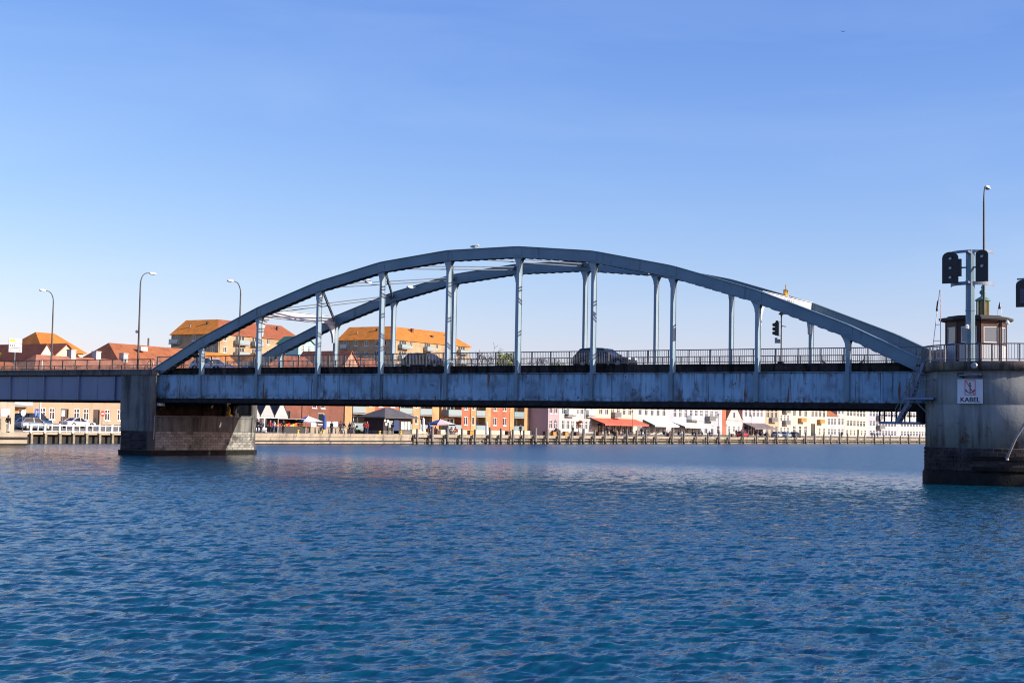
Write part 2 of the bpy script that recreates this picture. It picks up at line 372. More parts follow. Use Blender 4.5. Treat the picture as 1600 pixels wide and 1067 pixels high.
# ------------------------------------------------------------------ railings (shared by bridge, approach and piers)
def railing(parent, u0, u1, v, z, h=1.0, sp=1.5, m_rail=m_rail):
    rt = MB(); rt.box(u0, u1, v-.035, v+.035, z+h-.06, z+h); rail = rt.build('railing', m_rail, parent)
    b = MB(); b.box(u0, u1, v-.02, v+.02, z+.10, z+.15); b.build('bottom_rail', m_rail, rail)
    pm = MB(); pm.box(-.035, .035, -.03, .03, 0, h-.06); pmesh = pm.mesh('post', m_rail)
    n = max(1, round((u1-u0)/sp))
    for i in range(n+1):
        link('post', pmesh, rail, (u0 + (u1-u0)*i/n + (.035 if i == 0 else -.035 if i == n else 0), v, z))
    bb = MB(); k = int((u1-u0)/.13)
    for i in range(1, k):
        x = u0 + (u1-u0)*i/k; bb.box(x-.011, x+.011, v-.011, v+.011, z+.15, z+h-.06)
    bb.build('balusters', m_rail, rail, kind='stuff')
    return rail

# ------------------------------------------------------------------ the steel arch span
W = 9.664; GB, GT = 4.32, 6.61; ZD = 7.0
NU = [0.55] + [6.0*i for i in range(1, 11)] + [65.45]
NZ = [6.95, 9.55, 11.87, 13.70, 14.96, 15.55, 15.55, 14.96, 13.70, 11.87, 9.55, 6.95]
span = empty('steel_arch_bridge', (33, W/2, GB), 'blue grey riveted steel tied-arch bridge span across the water', 'bridge')
def rib_profile():
    pts = []
    for i in range(12):
        p = Vector((NU[i], NZ[i]))
        if 0 < i < 11:
            a = Vector((NU[i-1], NZ[i-1])); b = Vector((NU[i+1], NZ[i+1]))
            da = (a-p).normalized(); db = (b-p).normalized()
            pts += [p + da*.55 + (da+db)*.0, p + (da+db)*0.10, p + db*.55]
        else: pts.append(p)
    # extend feet into the girder ends
    d = (pts[1]-pts[0]).normalized(); pts[0] = pts[0] - d*.7
    d = (pts[-2]-pts[-1]).normalized(); pts[-1] = pts[-1] - d*.7
    return pts
RP = rib_profile()
def sweep(mb, pts, off_top, off_bot, v0, v1):
    rings = []
    for i, p in enumerate(pts):
        a = pts[max(0, i-1)]; b = pts[min(len(pts)-1, i+1)]
        t = (b-a).normalized(); nrm = Vector((-t.y, t.x))
        if nrm.y < 0: nrm = -nrm
        q0 = p + nrm*off_top; q1 = p + nrm*off_bot
        rings.append([(q1.x, v0, q1.y), (q1.x, v1, q1.y), (q0.x, v1, q0.y), (q0.x, v0, q0.y)])
    mb.hull_cols(rings)
DEP = 0.74
for v in (0.0, W):
    mb = MB(); sweep(mb, RP, -.03, -DEP+.03, v-.27, v+.27)
    rib = mb.build('arch_rib', m_steel, span)
    mb = MB(); sweep(mb, RP, .015, -.03, v-.34, v+.34); mb.build('top_flange', m_steel, rib)
    for a_, b_ in ((v-.34, v-.17), (v+.17, v+.34)):
        mb = MB(); sweep(mb, RP, -DEP+.03, -DEP-.035, a_, b_); mb.build('bottom_flange', m_steel, rib)
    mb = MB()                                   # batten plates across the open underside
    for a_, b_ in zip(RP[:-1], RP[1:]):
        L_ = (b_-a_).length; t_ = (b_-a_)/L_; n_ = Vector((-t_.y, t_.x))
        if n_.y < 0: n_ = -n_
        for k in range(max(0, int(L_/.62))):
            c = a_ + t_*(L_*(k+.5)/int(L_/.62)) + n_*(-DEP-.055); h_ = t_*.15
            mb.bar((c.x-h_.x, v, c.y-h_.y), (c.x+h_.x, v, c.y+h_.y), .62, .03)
    mb.build('batten_plates', m_grimeshade, rib, kind='stuff')
    # splice plates with rivet rows
    for i in range(1, 11):
        x = NU[i]
        for s in (-1, 1):
            mb = MB(); y = v + s*.283
            mb.box(x-.34, x+.34, y-.013, y+.013, NZ[i]-DEP+.06, NZ[i]-.12)
            mb.build('splice_plate', m_steel, rib)
def rivets(mb, pts, axis_sign, r=.022):
    for (x, y, z) in pts:
        y2 = y + axis_sign*.018
        mb.add([(x-r, y, z), (x, y, z-r), (x+r, y, z), (x, y, z+r), (x, y2, z)], [(0,1,4),(1,2,4),(2,3,4),(3,0,4)])
# hangers: H sections with flared gussets at the top and base shoes
for v in (0.0, W):
    for i in range(1, 11):
        x = NU[i]; zt = NZ[i]-DEP+.05; zb = GT
        mb = MB()
        mb.box(x-.105, x+.105, v-.20, v+.17, zb, zt); mb.box(x-.145, x+.145, v+.17, v+.20, zb, zt)
        h = mb.build('hanger', m_hang, span)
        g = MB()
        for s in (-1, 1):
            y0 = v + s*.2; y1 = v + s*.222
            poly = [(x-.125, zt-.75), (x+.125, zt-.75), (x+.15, zt-.5), (x+.27, zt-.22), (x+.46, zt-.0 - (.12 if i > 5 else -.08)), (x+.40, zt+.25), (x-.40, zt+.25), (x-.46, zt-.0 - (.12 if i <= 5 else -.08)), (x-.27, zt-.22), (x-.15, zt-.5)]
            g.prism(poly, 'y', min(y0, y1), max(y0, y1))
        g.build('gusset', m_hang, h)
        sgn = -1 if v == 0 else 1
        st = MB(); yy = v + sgn*.16
        st.box(x-.15, x+.15, yy, yy + sgn*.12, GB+.42, GT+.02); st.box(x-.19, x+.19, yy, yy+sgn*.05, GB+.42, GT-.03)
        st.prism([(x-.125, GT), (x+.125, GT), (x+.125, GT+.9), (x+.0, GT+.9)], 'y', min(yy, yy+sgn*.045), max(yy, yy+sgn*.045))
        st.build('hanger_shoe', m_steel, h)
# tie girders with plated webs
for v, sgn in ((0.0, -1), (W, 1)):
    mb = MB(); mb.box(.4, 65.6, v-.11, v+.11, GB+.1, GT-.04); gd = mb.build('tie_girder', m_grimeshade, span)
    mb = MB(); mb.box(.35, 65.65, v-.24, v+.24, GT-.04, GT); mb.build('top_flange', m_panel, gd)
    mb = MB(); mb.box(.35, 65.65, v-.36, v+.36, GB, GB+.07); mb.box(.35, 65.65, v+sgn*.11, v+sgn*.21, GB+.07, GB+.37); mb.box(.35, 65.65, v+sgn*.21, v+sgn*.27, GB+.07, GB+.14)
    mb.build('bottom_flange', m_grimeshade, gd)
    pl = MB(); y0 = v + sgn*.112; y1 = v + sgn*.132
    pl.box(-.705, .705, sgn*.112, sgn*.132, GB+.37-GB, GT-.07-GB); pm = pl.mesh('plate', m_panel)
    stp = MB(); stp.box(-.03, .03, sgn*.112, sgn*.140, .37, GT-.07-GB)
    rivets(stp, [(dx, sgn*.140, .45 + .155*k) for dx in (0,) for k in range(12)], sgn); sm = stp.mesh('seam_strip', m_panel)
    n = 43
    for k in range(n):
        cx = 1.5*k + 1.5
        link('plate', pm, gd, (cx - .0, v, GB))
        if k and abs((cx-.75)/6.0 - round((cx-.75)/6.0)) > .02: link('seam_strip', sm, gd, (cx-.75, v, GB))
# portals, sway bracing
for i, s in ((2, -1), (9, 1)):
    x = NU[i]; zt = NZ[i]-.05
    mb = MB(); mb.box(x-.16, x+.16, .27, W-.27, zt-.62, zt)
    mb.box(x-.22, x+.22, .27, W-.27, zt, zt+.04); mb.box(x-.22, x+.22, .27, W-.27, zt-.66, zt-.62)
    m_port = M('white painted portal steel', (.50, .54, .58), .5, (.42, .46, .50), .8, streak=[(GRIME, 2.5, .3, .66, .8, None)])
    po = mb.build('portal_beam', m_port, span)
    for yb, d in ((.27, 1), (W-.27, -1)):
        k = MB(); pts = [(yb, zt-.66)]
        for q in range(7):
            t = q/6*math.pi/2
            pts.append((yb + d*(.12 + 1.25*(1-math.sin(t))), zt-.66-1.55*(1-math.cos(t))))
        pts.append((yb, zt-2.21))
        k.prism(pts, 'x', x-.10, x+.10); k.build('knee_bracket', m_port, po)
    if s == 1:
        k = MB(); k.prism([(W/2-.26, zt+.04), (W/2+.26, zt+.04), (W/2+.26, zt+.16), (W/2-.26, zt+.16)], 'x', x-.12, x+.12)
        for q in (-.24, -.12, 0, .12, .24):
            k.prism([(W/2+q-.06, zt+.16), (W/2+q+.06, zt+.16), (W/2+q*1.35, zt+.46+(.10 if q == 0 else 0))], 'x', x-.05, x+.05)
            k.lathe([(.0, -.045), (.04, 0), (.0, .045)], (x, W/2+q*1.35, zt+.49+(.10 if q == 0 else 0)), 6)
        k.bar((x, W/2, zt+.62), (x, W/2, zt+.84), .05, .05); k.bar((x, W/2-.09, zt+.75), (x, W/2+.09, zt+.75), .05, .05)
        k.build('crown', m_gold, po, label='gilded crown on the portal beam')
        m_let = M('faded lettering', (.20, .10, .07), .7)
        for q in range(11):
            if q == 9: continue
            y_ = W/2 - 1.75 + .34*q; k = MB(); k.box(x+.162, x+.172, y_-.02, y_+.02, zt-.46, zt-.16)
            if q % 2: k.box(x+.162, x+.172, y_+.02, y_+.13, zt-.2 - .1*(q % 3), zt-.16 - .1*(q % 3))
            k.build('letter', m_let, po)
m_sway = M('grimy bracing steel', (.10, .125, .16), .6, (.15, .17, .20), 2)
for i in range(2, 9):
    for (va, ia), (vb, ib) in (((.2, i), (W-.2, i+1)), ((.2, i+1), (W-.2, i))):
        p = Vector((NU[ia], va, NZ[ia]-.36)); q = Vector((NU[ib], vb, NZ[ib]-.36))
        mb = MB()
        for dz in (-.11, .11): mb.bar(p + Vector((0,0,dz)), q + Vector((0,0,dz)), .11, .07)
        d = q-p
        for t in (.02, .5, .98): c = p + d*t; mb.bar(c - d.normalized()*.14, c + d.normalized()*.14, .02, .22)
        mb.build('sway_brace', m_sway, span)
# deck
mb = MB(); mb.box(.3, 65.7, .64, W-.64, 6.45, ZD-.004); deck = mb.build('deck_slab', m_fascia, span)
mb = MB(); mb.box(.3, 65.7, 2.2, W-2.2, ZD, ZD+.006); mb.build('carriageway', m_asph, deck)
for a, b in ((.64, 2.2), (W-2.2, W-.64)):
    mb = MB(); mb.box(.3, 65.7, a, b, ZD, ZD+.14); mb.build('footway', m_fascia2, deck)
mb = MB(); mb.box(-.742, .742, -.1, .1, 0, .55); mb.box(-.742, .742, -.14, .1, .43, .55); fp = mb.mesh('fascia_panel', m_fascia)
for k in range(43):
    link('fascia_panel', fp, deck, (1.5*k+1.5, .53, 6.63 + rnd.uniform(-.006, .006)))
    link('fascia_panel', fp, deck, (1.5*k+1.5, W-.53, 6.63), math.pi)
for i in range(12):
    x = min(max(6.0*i, .8), 65.2); mb = MB(); mb.box(x-.12, x+.12, .12, W-.12, 4.75, 6.44); mb.box(x-.2, x+.2, .12, W-.12, 4.70, 4.75); mb.build('floor_beam', m_grimeshade, span)
for y in (2.2, 4.0, 5.7, 7.5):
    mb = MB(); mb.box(.5, 65.5, y-.1, y+.1, 5.7, 6.44); mb.build('stringer', m_grimeshade, span)
railing(span, .4, 65.6, .62, 7.18, .98); railing(span, .4, 65.6, W-.62, 7.18, .98)
# ------------------------------------------------------------------ approach span
UA0, UA1 = -31.0, -.4
app = empty('approach_span', (-16, W/2, 4.4), 'plain grey blue plate girder approach span left of the arch', 'bridge')
for v, sgn in ((-.02, -1), (W+.02, 1)):
    mb = MB(); mb.box(UA0, -1.2, v-.09, v+.09, 4.48, 6.52); gd = mb.build('plate_girder', m_appr, app)
    mb = MB(); mb.box(UA0, -1.2, v-.28, v+.28, 4.40, 4.48); mb.box(UA0, -1.2, v-.28, v+.28, 6.52, 6.58); mb.build('flange', m_grimeshade, gd)
    for k in range(7):
        x = -3.6 - 4.35*k; mb = MB(); mb.box(x-.06, x+.06, v+sgn*.09, v+sgn*.26, 4.48, 6.52); mb.build('stiffener', m_appr, gd)
        x -= 2.17; mb = MB(); mb.box(x-.03, x+.03, v+sgn*.09, v+sgn*.115, 4.48, 6.52); mb.build('seam_strip', m_appr, gd)
mb = MB(); mb.box(UA0-20, UA1, .1, W-.1, 6.5, ZD-.004); dk = mb.build('deck_slab', m_fascia2, app)
mb = MB(); mb.box(UA0-20, .3, 2.2, W-2.2, ZD, ZD+.006); mb.build('carriageway', m_asph, dk)
for a, b in ((.1, 2.2), (W-2.2, W-.1)):
    mb = MB(); mb.box(UA0-20, .3, a, b, ZD, ZD+.10); mb.build('footway', m_pave, dk)
mb = MB(); mb.box(-1.495, 1.495, -.12, .12, 0, .46); mb.box(-1.495, 1.495, -.2, .12, .34, .46); fp2 = mb.mesh('fascia_panel', m_fascia2)
for k in range(17):
    link('fascia_panel', fp2, dk, (-1.9-3.0*k, -.03, 6.6)); link('fascia_panel', fp2, dk, (-1.9-3.0*k, W+.03, 6.6), math.pi)
railing(app, UA0-20, .38, -.02, 7.06, .88, m_rail=m_railr); railing(app, UA0-20, .38, W+.02, 7.06, .88, m_rail=m_railr)

# ------------------------------------------------------------------ left river pier
pier = empty('concrete_pier', (-.15, 5, 0), 'weathered concrete bridge pier with stone courses standing in the water', 'pier')
def rrect(u0, u1, v0, v1, r, n=5):
    pts = []
    for cx, cy, a in ((u1-r, v0+r, -90), (u1-r, v1-r, 0), (u0+r, v1-r, 90), (u0+r, v0+r, 180)):
        for k in range(n+1):
            t = R(a + 90*k/n); pts.append((cx + r*math.cos(t), cy + r*math.sin(t)))
    return pts
U0, U1, V0, V1 = -2.05, 1.76, -1.2, 11.9
mb = MB(); mb.prism(rrect(U0+.03, U1-.03, V0+.03, V1-.03, .5), 'z', -3, 1.97); core = mb.build('core', m_mortard, pier)
mb = MB(); mb.prism(rrect(U0-.10, U1+.10, V0-.10, V1+.10, .55), 'z', -3, .38); mb.build('footing', m_tide, pier)
mb = MB(); mb.prism(rrect(U0, U1, V0, V1, .5), 'z', 1.97, 3.12); mb.build('lower_wall', m_conc, pier)
mb = MB(); mb.prism(rrect(U0-.05, U1+.06, V0+1.0, V1-.8, .1), 'z', 3.12, 3.24); mb.build('ledge', m_conc, pier)
mb = MB(); mb.prism(rrect(U0, U1-.05, V0, -.42, .36, 6), 'z', 3.12, 6.55); mb.build('end_column', m_conc, pier)
mb = MB(); mb.prism(rrect(U0, U1-.05, V1-.75, V1, .3), 'z', 3.12, 4.9); mb.build('end_column', m_conc, pier)
mb = MB(); mb.box(-.95, -.10, -.3, 10.4, 3.24, 6.4); mb.build('ballast_wall', m_fascia, pier)  # near-black concrete puts the recess shade into the wall colour
mb = MB(); mb.prism(rrect(U0-.12, U1+.0, V0-.1, -.3, .3), 'z', 6.55, 6.98); mb.build('cap', m_fascia2, pier)
for y in (0.0, W):
    for x in (.75, -1.5):
        mb = MB(); mb.box(x-.35, x+.35, y-.35, y+.35, 3.24, 3.6); mb.box(x-.22, x+.22, y-.25, y+.25, 3.6, 4.05); mb.box(x-.32, x+.32, y-.3, y+.3, 4.05, GB-.005); mb.build('bearing', m_grimeshade, pier)
# stone courses, one block at a time, on the two visible faces
blk = {}
def course_blocks(parent, mat, face, lo, hi, z0, z1, rows, bw, lip, name, fixed):
    ch = (z1-z0)/rows; cnt = 0
    for r_ in range(rows):
        x = lo + (0 if r_ % 2 == 0 else -bw/2)
        while x < hi - .05:
            a = max(x, lo); b = min(x+bw, hi)
            if b-a > .12:
                key = (name, face, round(b-a, 2))
                if key not in blk:
                    q = MB(); w_ = (b-a)/2-.012
                    h_ = ch-.022; e = .012
                    if face == 'u':
                        q.hull_cols([[(0,-w_,0),(0,w_,0),(0,w_,h_),(0,-w_,h_)], [(lip-e,-w_,0),(lip-e,w_,0),(lip-e,w_,h_),(lip-e,-w_,h_)], [(lip,-w_+e,e),(lip,w_-e,e),(lip,w_-e,h_-e),(lip,-w_+e,h_-e)]])
                    else:
                        q.hull_cols([[(-w_,0,0),(w_,0,0),(w_,0,h_),(-w_,0,h_)], [(-w_,-lip+e,0),(w_,-lip+e,0),(w_,-lip+e,h_),(-w_,-lip+e,h_)], [(-w_+e,-lip,e),(w_-e,-lip,e),(w_-e,-lip,h_-e),(-w_+e,-lip,h_-e)]])
                    blk[key] = q.mesh(name, mat)
                c = (a+b)/2; zz = z0 + r_*ch + .011
                j = rnd.uniform(-.006, .006)
                link(name, blk[key], parent, (fixed + j, c, zz) if face == 'u' else (c, fixed + j, zz)); cnt += 1
            x += bw
    return cnt
course_blocks(core, m_stoneb, 'u', V0+.5, V1-.5, .40, 1.95, 7, .62, .03, 'stone_block', U1-.034)
course_blocks(core, m_brickd, 'v', U0+.45, U1-.45, .40, 1.95, 7, .62, .03, 'stone_block', V0+.034)
mb = MB(); mb.tube([(U1+.09, V0+.25, 1.3), (U1+.09, V0+.25, 3.2), (U1+.09, V1-.95, 3.32), (U1+.09, V1-.95, 1.25)], .045, 8); mb.build('guard_pipe', m_grey, pier)
mb = MB(); mb.lathe([(.3, 0), (.3, .22), (.12, .3), (.16, .6), (.05, .95), (0, 1.0)], (.95, 8.9, 3.24), 10); mb.build('navigation_lamp', m_yel, pier, label='ochre navigation lamp on the pier ledge')
mb = MB(); mb.box(1.5, 1.8, -.35, .25, 4.05, 4.28); mb.build('lamp_box', m_white, pier)
# ------------------------------------------------------------------ bascule pier (right)
CX, CY, RT = 69.2, 1.0, 4.5
bp = empty('bascule_pier', (CX, CY, 0), 'round concrete bascule pier tower with dark brick plinth at the right', 'pier')
def lath(name, prof, mat, n=72, parent=None, smooth=True):
    mb = MB(); mb.smooth = smooth
    mb.lathe(prof, (CX, CY, 0), n); return mb.build(name, mat, parent or bp)
lath('tower_drum', [(RT, 2.12), (RT, 4.55), (RT-.008, 4.56), (RT-.008, 4.585), (RT, 4.595), (RT, 6.52)], m_cyl)
plinth = lath('plinth', [(RT+.02, .75), (RT+.02, 2.12)], m_mortar)
lath('footing', [(RT+.16, -3), (RT+.16, .62), (RT+.05, .80)], m_tide)
lath('cap_ring', [(RT+.02, 6.50), (RT+.30, 6.56), (RT+.30, 6.98), (RT+.26, 7.04), (0.2, 7.06)], m_ring)
mb = MB(); mb.box(64.85, 77, 1.2, 12.6, -3, 6.48); mb.build('pier_block', m_cyl, bp)
mb = MB(); mb.box(65.8, 90, .6, W-.6, 6.49, 7.0); mb.box(65.75, 77, W-.6, 13.2, 6.49, 7.02); mb.box(77, 90, .6, .9, 6.0, 6.5); mb.build('roadway_slab', m_fascia2, bp)
# curved plinth bricks on the side that faces the sound's open water
nb = 60; rows = 6; ch = 1.32/rows
q = MB(); da = 2*math.pi/nb; ww = math.tan(da/2)*(RT+.03) - .014
q.hull_cols([[(0,-ww,0),(0,ww,0),(0,ww,ch-.024),(0,-ww,ch-.024)], [(.03,-ww,0),(.03,ww,0),(.03,ww,ch-.024),(.03,-ww,ch-.024)], [(.042,-ww+.012,.01),(.042,ww-.012,.01),(.042,ww-.012,ch-.034),(.042,-ww+.012,ch-.034)]])
bm_ = q.mesh('brick', m_brickd)
for r_ in range(rows):
    for k in range(nb):
        t = da*(k + (.5 if r_ % 2 else 0))
        dd = math.cos(t)*.245 + math.sin(t)*(-.97)      # faces the open sound
        if dd < -.12: continue
        rr_ = RT + .018 + rnd.uniform(-.004, .004)
        link('brick', bm_, plinth, (CX + rr_*math.cos(t), CY + rr_*math.sin(t), .80 + r_*ch), t)
# fender walings at the right side
for z in (.95, 1.55):
    mb = MB()
    mb.lathe([(RT+.06, -.11), (RT+.22, -.11), (RT+.22, .11), (RT+.06, .11), (RT+.06, -.11)], (CX, CY, z), 40, R(-98), R(-20), caps=False); mb.build('fender_waling', m_tide, bp)
# railing around the cap
rl = MB()
for h, w in ((1.0, .035), (.12, .022)):
    pts = [(CX + (RT+.18)*math.cos(t), CY + (RT+.18)*math.sin(t), 7.06+h-w) for t in np.linspace(R(-175), R(60), 60)]
    rl.tube(pts, w, 6)
cr = rl.build('railing', m_rail, bp)
pm = MB(); pm.box(-.04, .04, -.04, .04, 0, 1.0); pmesh = pm.mesh('post', m_rail); bal = MB()
for k, t in enumerate(np.linspace(R(-175), R(60), 14)):
    link('post', pmesh, cr, (CX + (RT+.18)*math.cos(t), CY + (RT+.18)*math.sin(t), 7.05), t)
for t in np.linspace(R(-175), R(60), 14*9):
    x, y = CX + (RT+.18)*math.cos(t), CY + (RT+.18)*math.sin(t); bal.box(x-.011, x+.011, y-.011, y+.011, 7.15, 8.0)
bal.build('balusters', m_rail, cr, kind='stuff')
def on_drum(deg, z, out=0.0):
    t = R(deg); return Vector((CX + (RT+out)*math.cos(t), CY + (RT+out)*math.sin(t), z))
# KABEL sign
def text_mesh(s, size, mat, weight=0.0, depth=.004):
    cu = bpy.data.curves.new('text', 'FONT'); cu.body = s; cu.size = size; cu.align_x = 'CENTER'; cu.offset = weight; cu.extrude = depth
    ob = bpy.data.objects.new('lettering', cu); COL.objects.link(ob); bpy.context.view_layer.update()
    me = bpy.data.meshes.new_from_object(ob.evaluated_get(bpy.context.evaluated_depsgraph_get()))
    bpy.data.objects.remove(ob); me.materials.clear(); me.materials.append(mat); return me
sgn_loc = Vector((68.42, -3.66, 5.32))
sg = empty('cable_sign', sgn_loc, 'square white KABEL no-anchoring sign on the round concrete tower', 'sign', rz=R(6))
def sub(name, mb, mat, parent, **kw):
    o = bpy.data.objects.new(name, mb.mesh(name, mat) if isinstance(mb, MB) else mb); COL.objects.link(o); o.parent = parent
    if kw: tag(o, kw.get('label'), None, None, kw.get('kind'))
    return o
mb = MB(); mb.box(-.70, .70, 0, .03, -.69, .69); sub('plate', mb, M('sign white', (.62, .66, .72), .5, (.55, .58, .64), 2), sg)
mb = MB()
for a, b, c, d in ((-.30, -.26, -.22, .64), (.26, .30, -.22, .64), (-.26, .26, .60, .64), (-.26, .26, -.22, -.18)): mb.box(a, b, -.006, -.001, c, d)
sub('red_border', mb, m_red, sg)
mb = MB(); mb.prism([(-.27, .62), (-.22, .62), (.27, -.20), (.22, -.20)], 'y', -.016, -.011); sub('red_slash', mb, m_red, sg)
mb = MB(); mb.box(-.022, .022, -.010, -.004, -.06, .40); mb.box(-.09, .09, -.010, -.004, .30, .335)
mb.lathe([(.03, -.003), (.055, -.003), (.055, .003), (.03, .003), (.03, -.003)], (0, 0, 0), 14, caps=False)
for i in range(len(mb.v)-14*5, len(mb.v)):
    x, y, z = mb.v[i]; mb.v[i] = (x, -.007 + z, .45 + y)
for k in range(12):
    t0 = math.pi*(1.08 + .84*k/12); t1 = math.pi*(1.08 + .84*(k+1)/12)
    mb.add([(.20*math.cos(t), yy, .12 + .20*math.sin(t)) for t in (t0, t1) for yy in (-.010, -.004)] + [(.24*math.cos(t), yy, .12+.24*math.sin(t)) for t in (t0, t1) for yy in (-.010, -.004)],
           [(0,1,3,2),(4,6,7,5),(0,2,6,4),(1,5,7,3)])
for s in (-1, 1): mb.prism([(s*.27, .10), (s*.15, .055), (s*.23, -.015)], 'y', -.010, -.004)
sub('anchor', mb, m_black, sg)
lt = sub('lettering', text_mesh('KABEL', .37, m_black, .007), None, sg); lt.location = (0, -.006, -.60); lt.rotation_euler = (R(90), 0, 0); lt.scale = (1.03, 1, 1)
# sign lamp above
ln_ = empty('sign_lamp', (68.45, -3.75, 6.2), 'long strip lamp on a bracket above the KABEL sign', 'lamp')
mb = MB(); mb.tube([(67.85, -3.92, 6.22), (69.1, -3.92, 6.26)], .055, 8); mb.build('lamp_tube', m_grey, ln_)
mb = MB(); mb.box(67.9, 68.0, -3.95, -3.3, 6.1, 6.3); mb.box(68.95, 69.05, -3.95, -3.3, 6.12, 6.32); mb.box(67.78, 68.12, -3.95, -3.75, 6.16, 6.36); mb.build('bracket', m_black, ln_)
ft = empty('floodlight', (68.7, -3.9, 6.77), 'small square floodlight fixed to the tower cap ring', 'lamp')
mb = MB(); mb.box(68.45, 68.95, -3.87, -3.80, 6.5, 7.02); mb.build('back_plate', m_black, ft)
mb = MB(); mb.lathe([(.0, -.05), (.15, -.05), (.2, .02), (.2, .1)], (0, 0, 0), 14); mb.v = [(68.7 + x, -3.92 + z, 6.77 + y) for x, y, z in mb.v]; mb.build('lens', m_grey, ft)
# sagging pole and rope at the right
hp = empty('mooring_boom', on_drum(-62, 2.6, .2), 'pale sloping boom hanging from the right side of the tower', 'boom')
mb = MB(); mb.tube([(70.55, -3.75, 1.75), (71.0, -3.95, 2.7), (71.5, -4.05, 3.5), (72.4, -3.9, 4.6)], .075, 8); mb.build('boom_tube', M('pale weathered tube', (.33, .31, .30), .6, (.22, .2, .2), 3), hp)
mb = MB(); mb.tube([(72.0, -3.65, 4.05), (72.4, -3.9, 4.6)], .11, 8); mb.build('collar', m_red, hp)
mb = MB(); mb.tube([(70.55, -3.75, 1.75), (70.48, -3.7, 1.6), (70.5, -3.72, 1.45)], .09, 8); mb.build('end_hook', m_grey, hp)

# control house
hx, hy = 67.72, .35
house = empty('control_house', (hx, hy, 7.06), 'small octagonal brown timber control house with dark flat roof on the tower', 'control house')
m_brown = M('brown stained timber', (.048, .016, .011), .6, (.075, .026, .017), 2.0, .2, 14, sv=(1,1,.15))
m_lower = M('white clad panels', (.44, .47, .50), .5, (.38, .41, .44), 1)
RH = 1.85
def octa(r, z0, z1, mb): 
    pts = [(hx + r*math.cos(R(22.5+45*k)), hy + r*math.sin(R(22.5+45*k))) for k in range(8)]
    mb.prism(pts, 'z', z0, z1)
mb = MB(); octa(RH-.16, 7.06, 9.6, mb); mb.build('wall', m_brown, house)
mb = MB(); octa(RH+.30, 9.62, 9.74, mb); octa(RH+.24, 9.56, 9.62, mb); octa(RH-.2, 9.74, 9.86, mb); mb.build('roof', M('dark roofing felt', (.02, .022, .025), .7, (.035, .036, .04), 2), house)
for k in range(8):
    a = R(45*k); c, s = math.cos(a), math.sin(a); ap = (RH-.16)*math.cos(R(22.5)); hw = (RH-.16)*math.sin(R(22.5))
    def P(o, t, z): return (hx + c*(ap+o) - s*t, hy + s*(ap+o) + c*t, z)
    def slab(mb, o0, o1, t0, t1, z0, z1):
        mb.add([P(o0,t0,z0),P(o1,t0,z0),P(o1,t1,z0),P(o0,t1,z0),P(o0,t0,z1),P(o1,t0,z1),P(o1,t1,z1),P(o0,t1,z1)], [(3,2,1,0),(4,5,6,7),(0,1,5,4),(1,2,6,5),(2,3,7,6),(3,0,4,7)])
    mb = MB(); slab(mb, .003, .05, -hw+.07, hw-.07, 7.1, 8.12); mb.build('cladding_panel', m_lower, house)
    for s2 in (-1, 1):
        mb = MB(); slab(mb, .0, .09, s2*hw-.075*(1 if s2 > 0 else 0) - (.0), s2*hw + .075*(1 if s2 < 0 else 0), 7.06, 9.58); mb.build('corner_post', m_brown, house)
    mb = MB(); slab(mb, .0, .07, -hw+.08, hw-.08, 8.14, 8.24); slab(mb, .0, .07, -hw+.08, hw-.08, 9.2, 9.55); slab(mb, 0, .07, -hw+.08, -hw+.19, 8.24, 9.2); slab(mb, 0, .07, hw-.19, hw-.08, 8.24, 9.2); w_ = mb.build('window', m_brown, house)
    mb = MB(); slab(mb, .005, .02, -hw+.19, hw-.19, 8.24, 9.2); mb.build('pane', M('house glass', (.10, .14, .19), .08, spec=.8), w_)
    mb = MB(); slab(mb, .02, .04, -hw+.19, -hw+.24, 8.24, 9.2); slab(mb, .02, .04, hw-.24, hw-.19, 8.24, 9.2); slab(mb, .02, .04, -hw+.24, hw-.24, 9.15, 9.2); slab(mb, .02, .04, -hw+.24, hw-.24, 8.24, 8.29); mb.build('sash', m_frame, w_)
lan = empty('copper_lantern', (hx+.25, hy+.6, 9.86), 'verdigris copper lantern turret on the control house roof', 'lantern')
m_cop = M('verdigris copper', (.16, .36, .29), .6, (.08, .2, .16), 3)
lx, ly = hx+.25, hy+.6
mb = MB()
for k in range(6):
    a = R(60*k); mb.bar((lx+.36*math.cos(a), ly+.36*math.sin(a), 9.86), (lx+.36*math.cos(a), ly+.36*math.sin(a), 10.85), .07, .07)
mb.build('lantern_post', M('ochre painted post', (.5, .47, .22), .5), lan)
mb = MB(); mb.lathe([(.30, 0), (.30, .98)], (lx, ly, 9.87), 12); mb.build('glazing', M('old lantern glass', (.16, .13, .02), .15, (.08, .07, .02), 4), lan)
mb = MB(); mb.smooth = True; mb.lathe([(.46, 10.85), (.44, 10.93), (.30, 11.02), (.15, 11.10), (.10, 11.2), (.20, 11.32), (.20, 11.42), (.07, 11.55), (.12, 11.66), (.05, 11.8), (.02, 12.05)], (lx, ly, 0), 12); mb.build('cupola', m_cop, lan)
# camera and lamp on the house
mb = MB(); mb.lathe([(.0, -.12), (.13, -.05), (.13, .08), (.04, .16)], (hx+1.95, hy-.6, 9.42), 8); tag(mb.build('wall_lamp', m_white), 'small white round lamp under the control house eave', 'lamp')
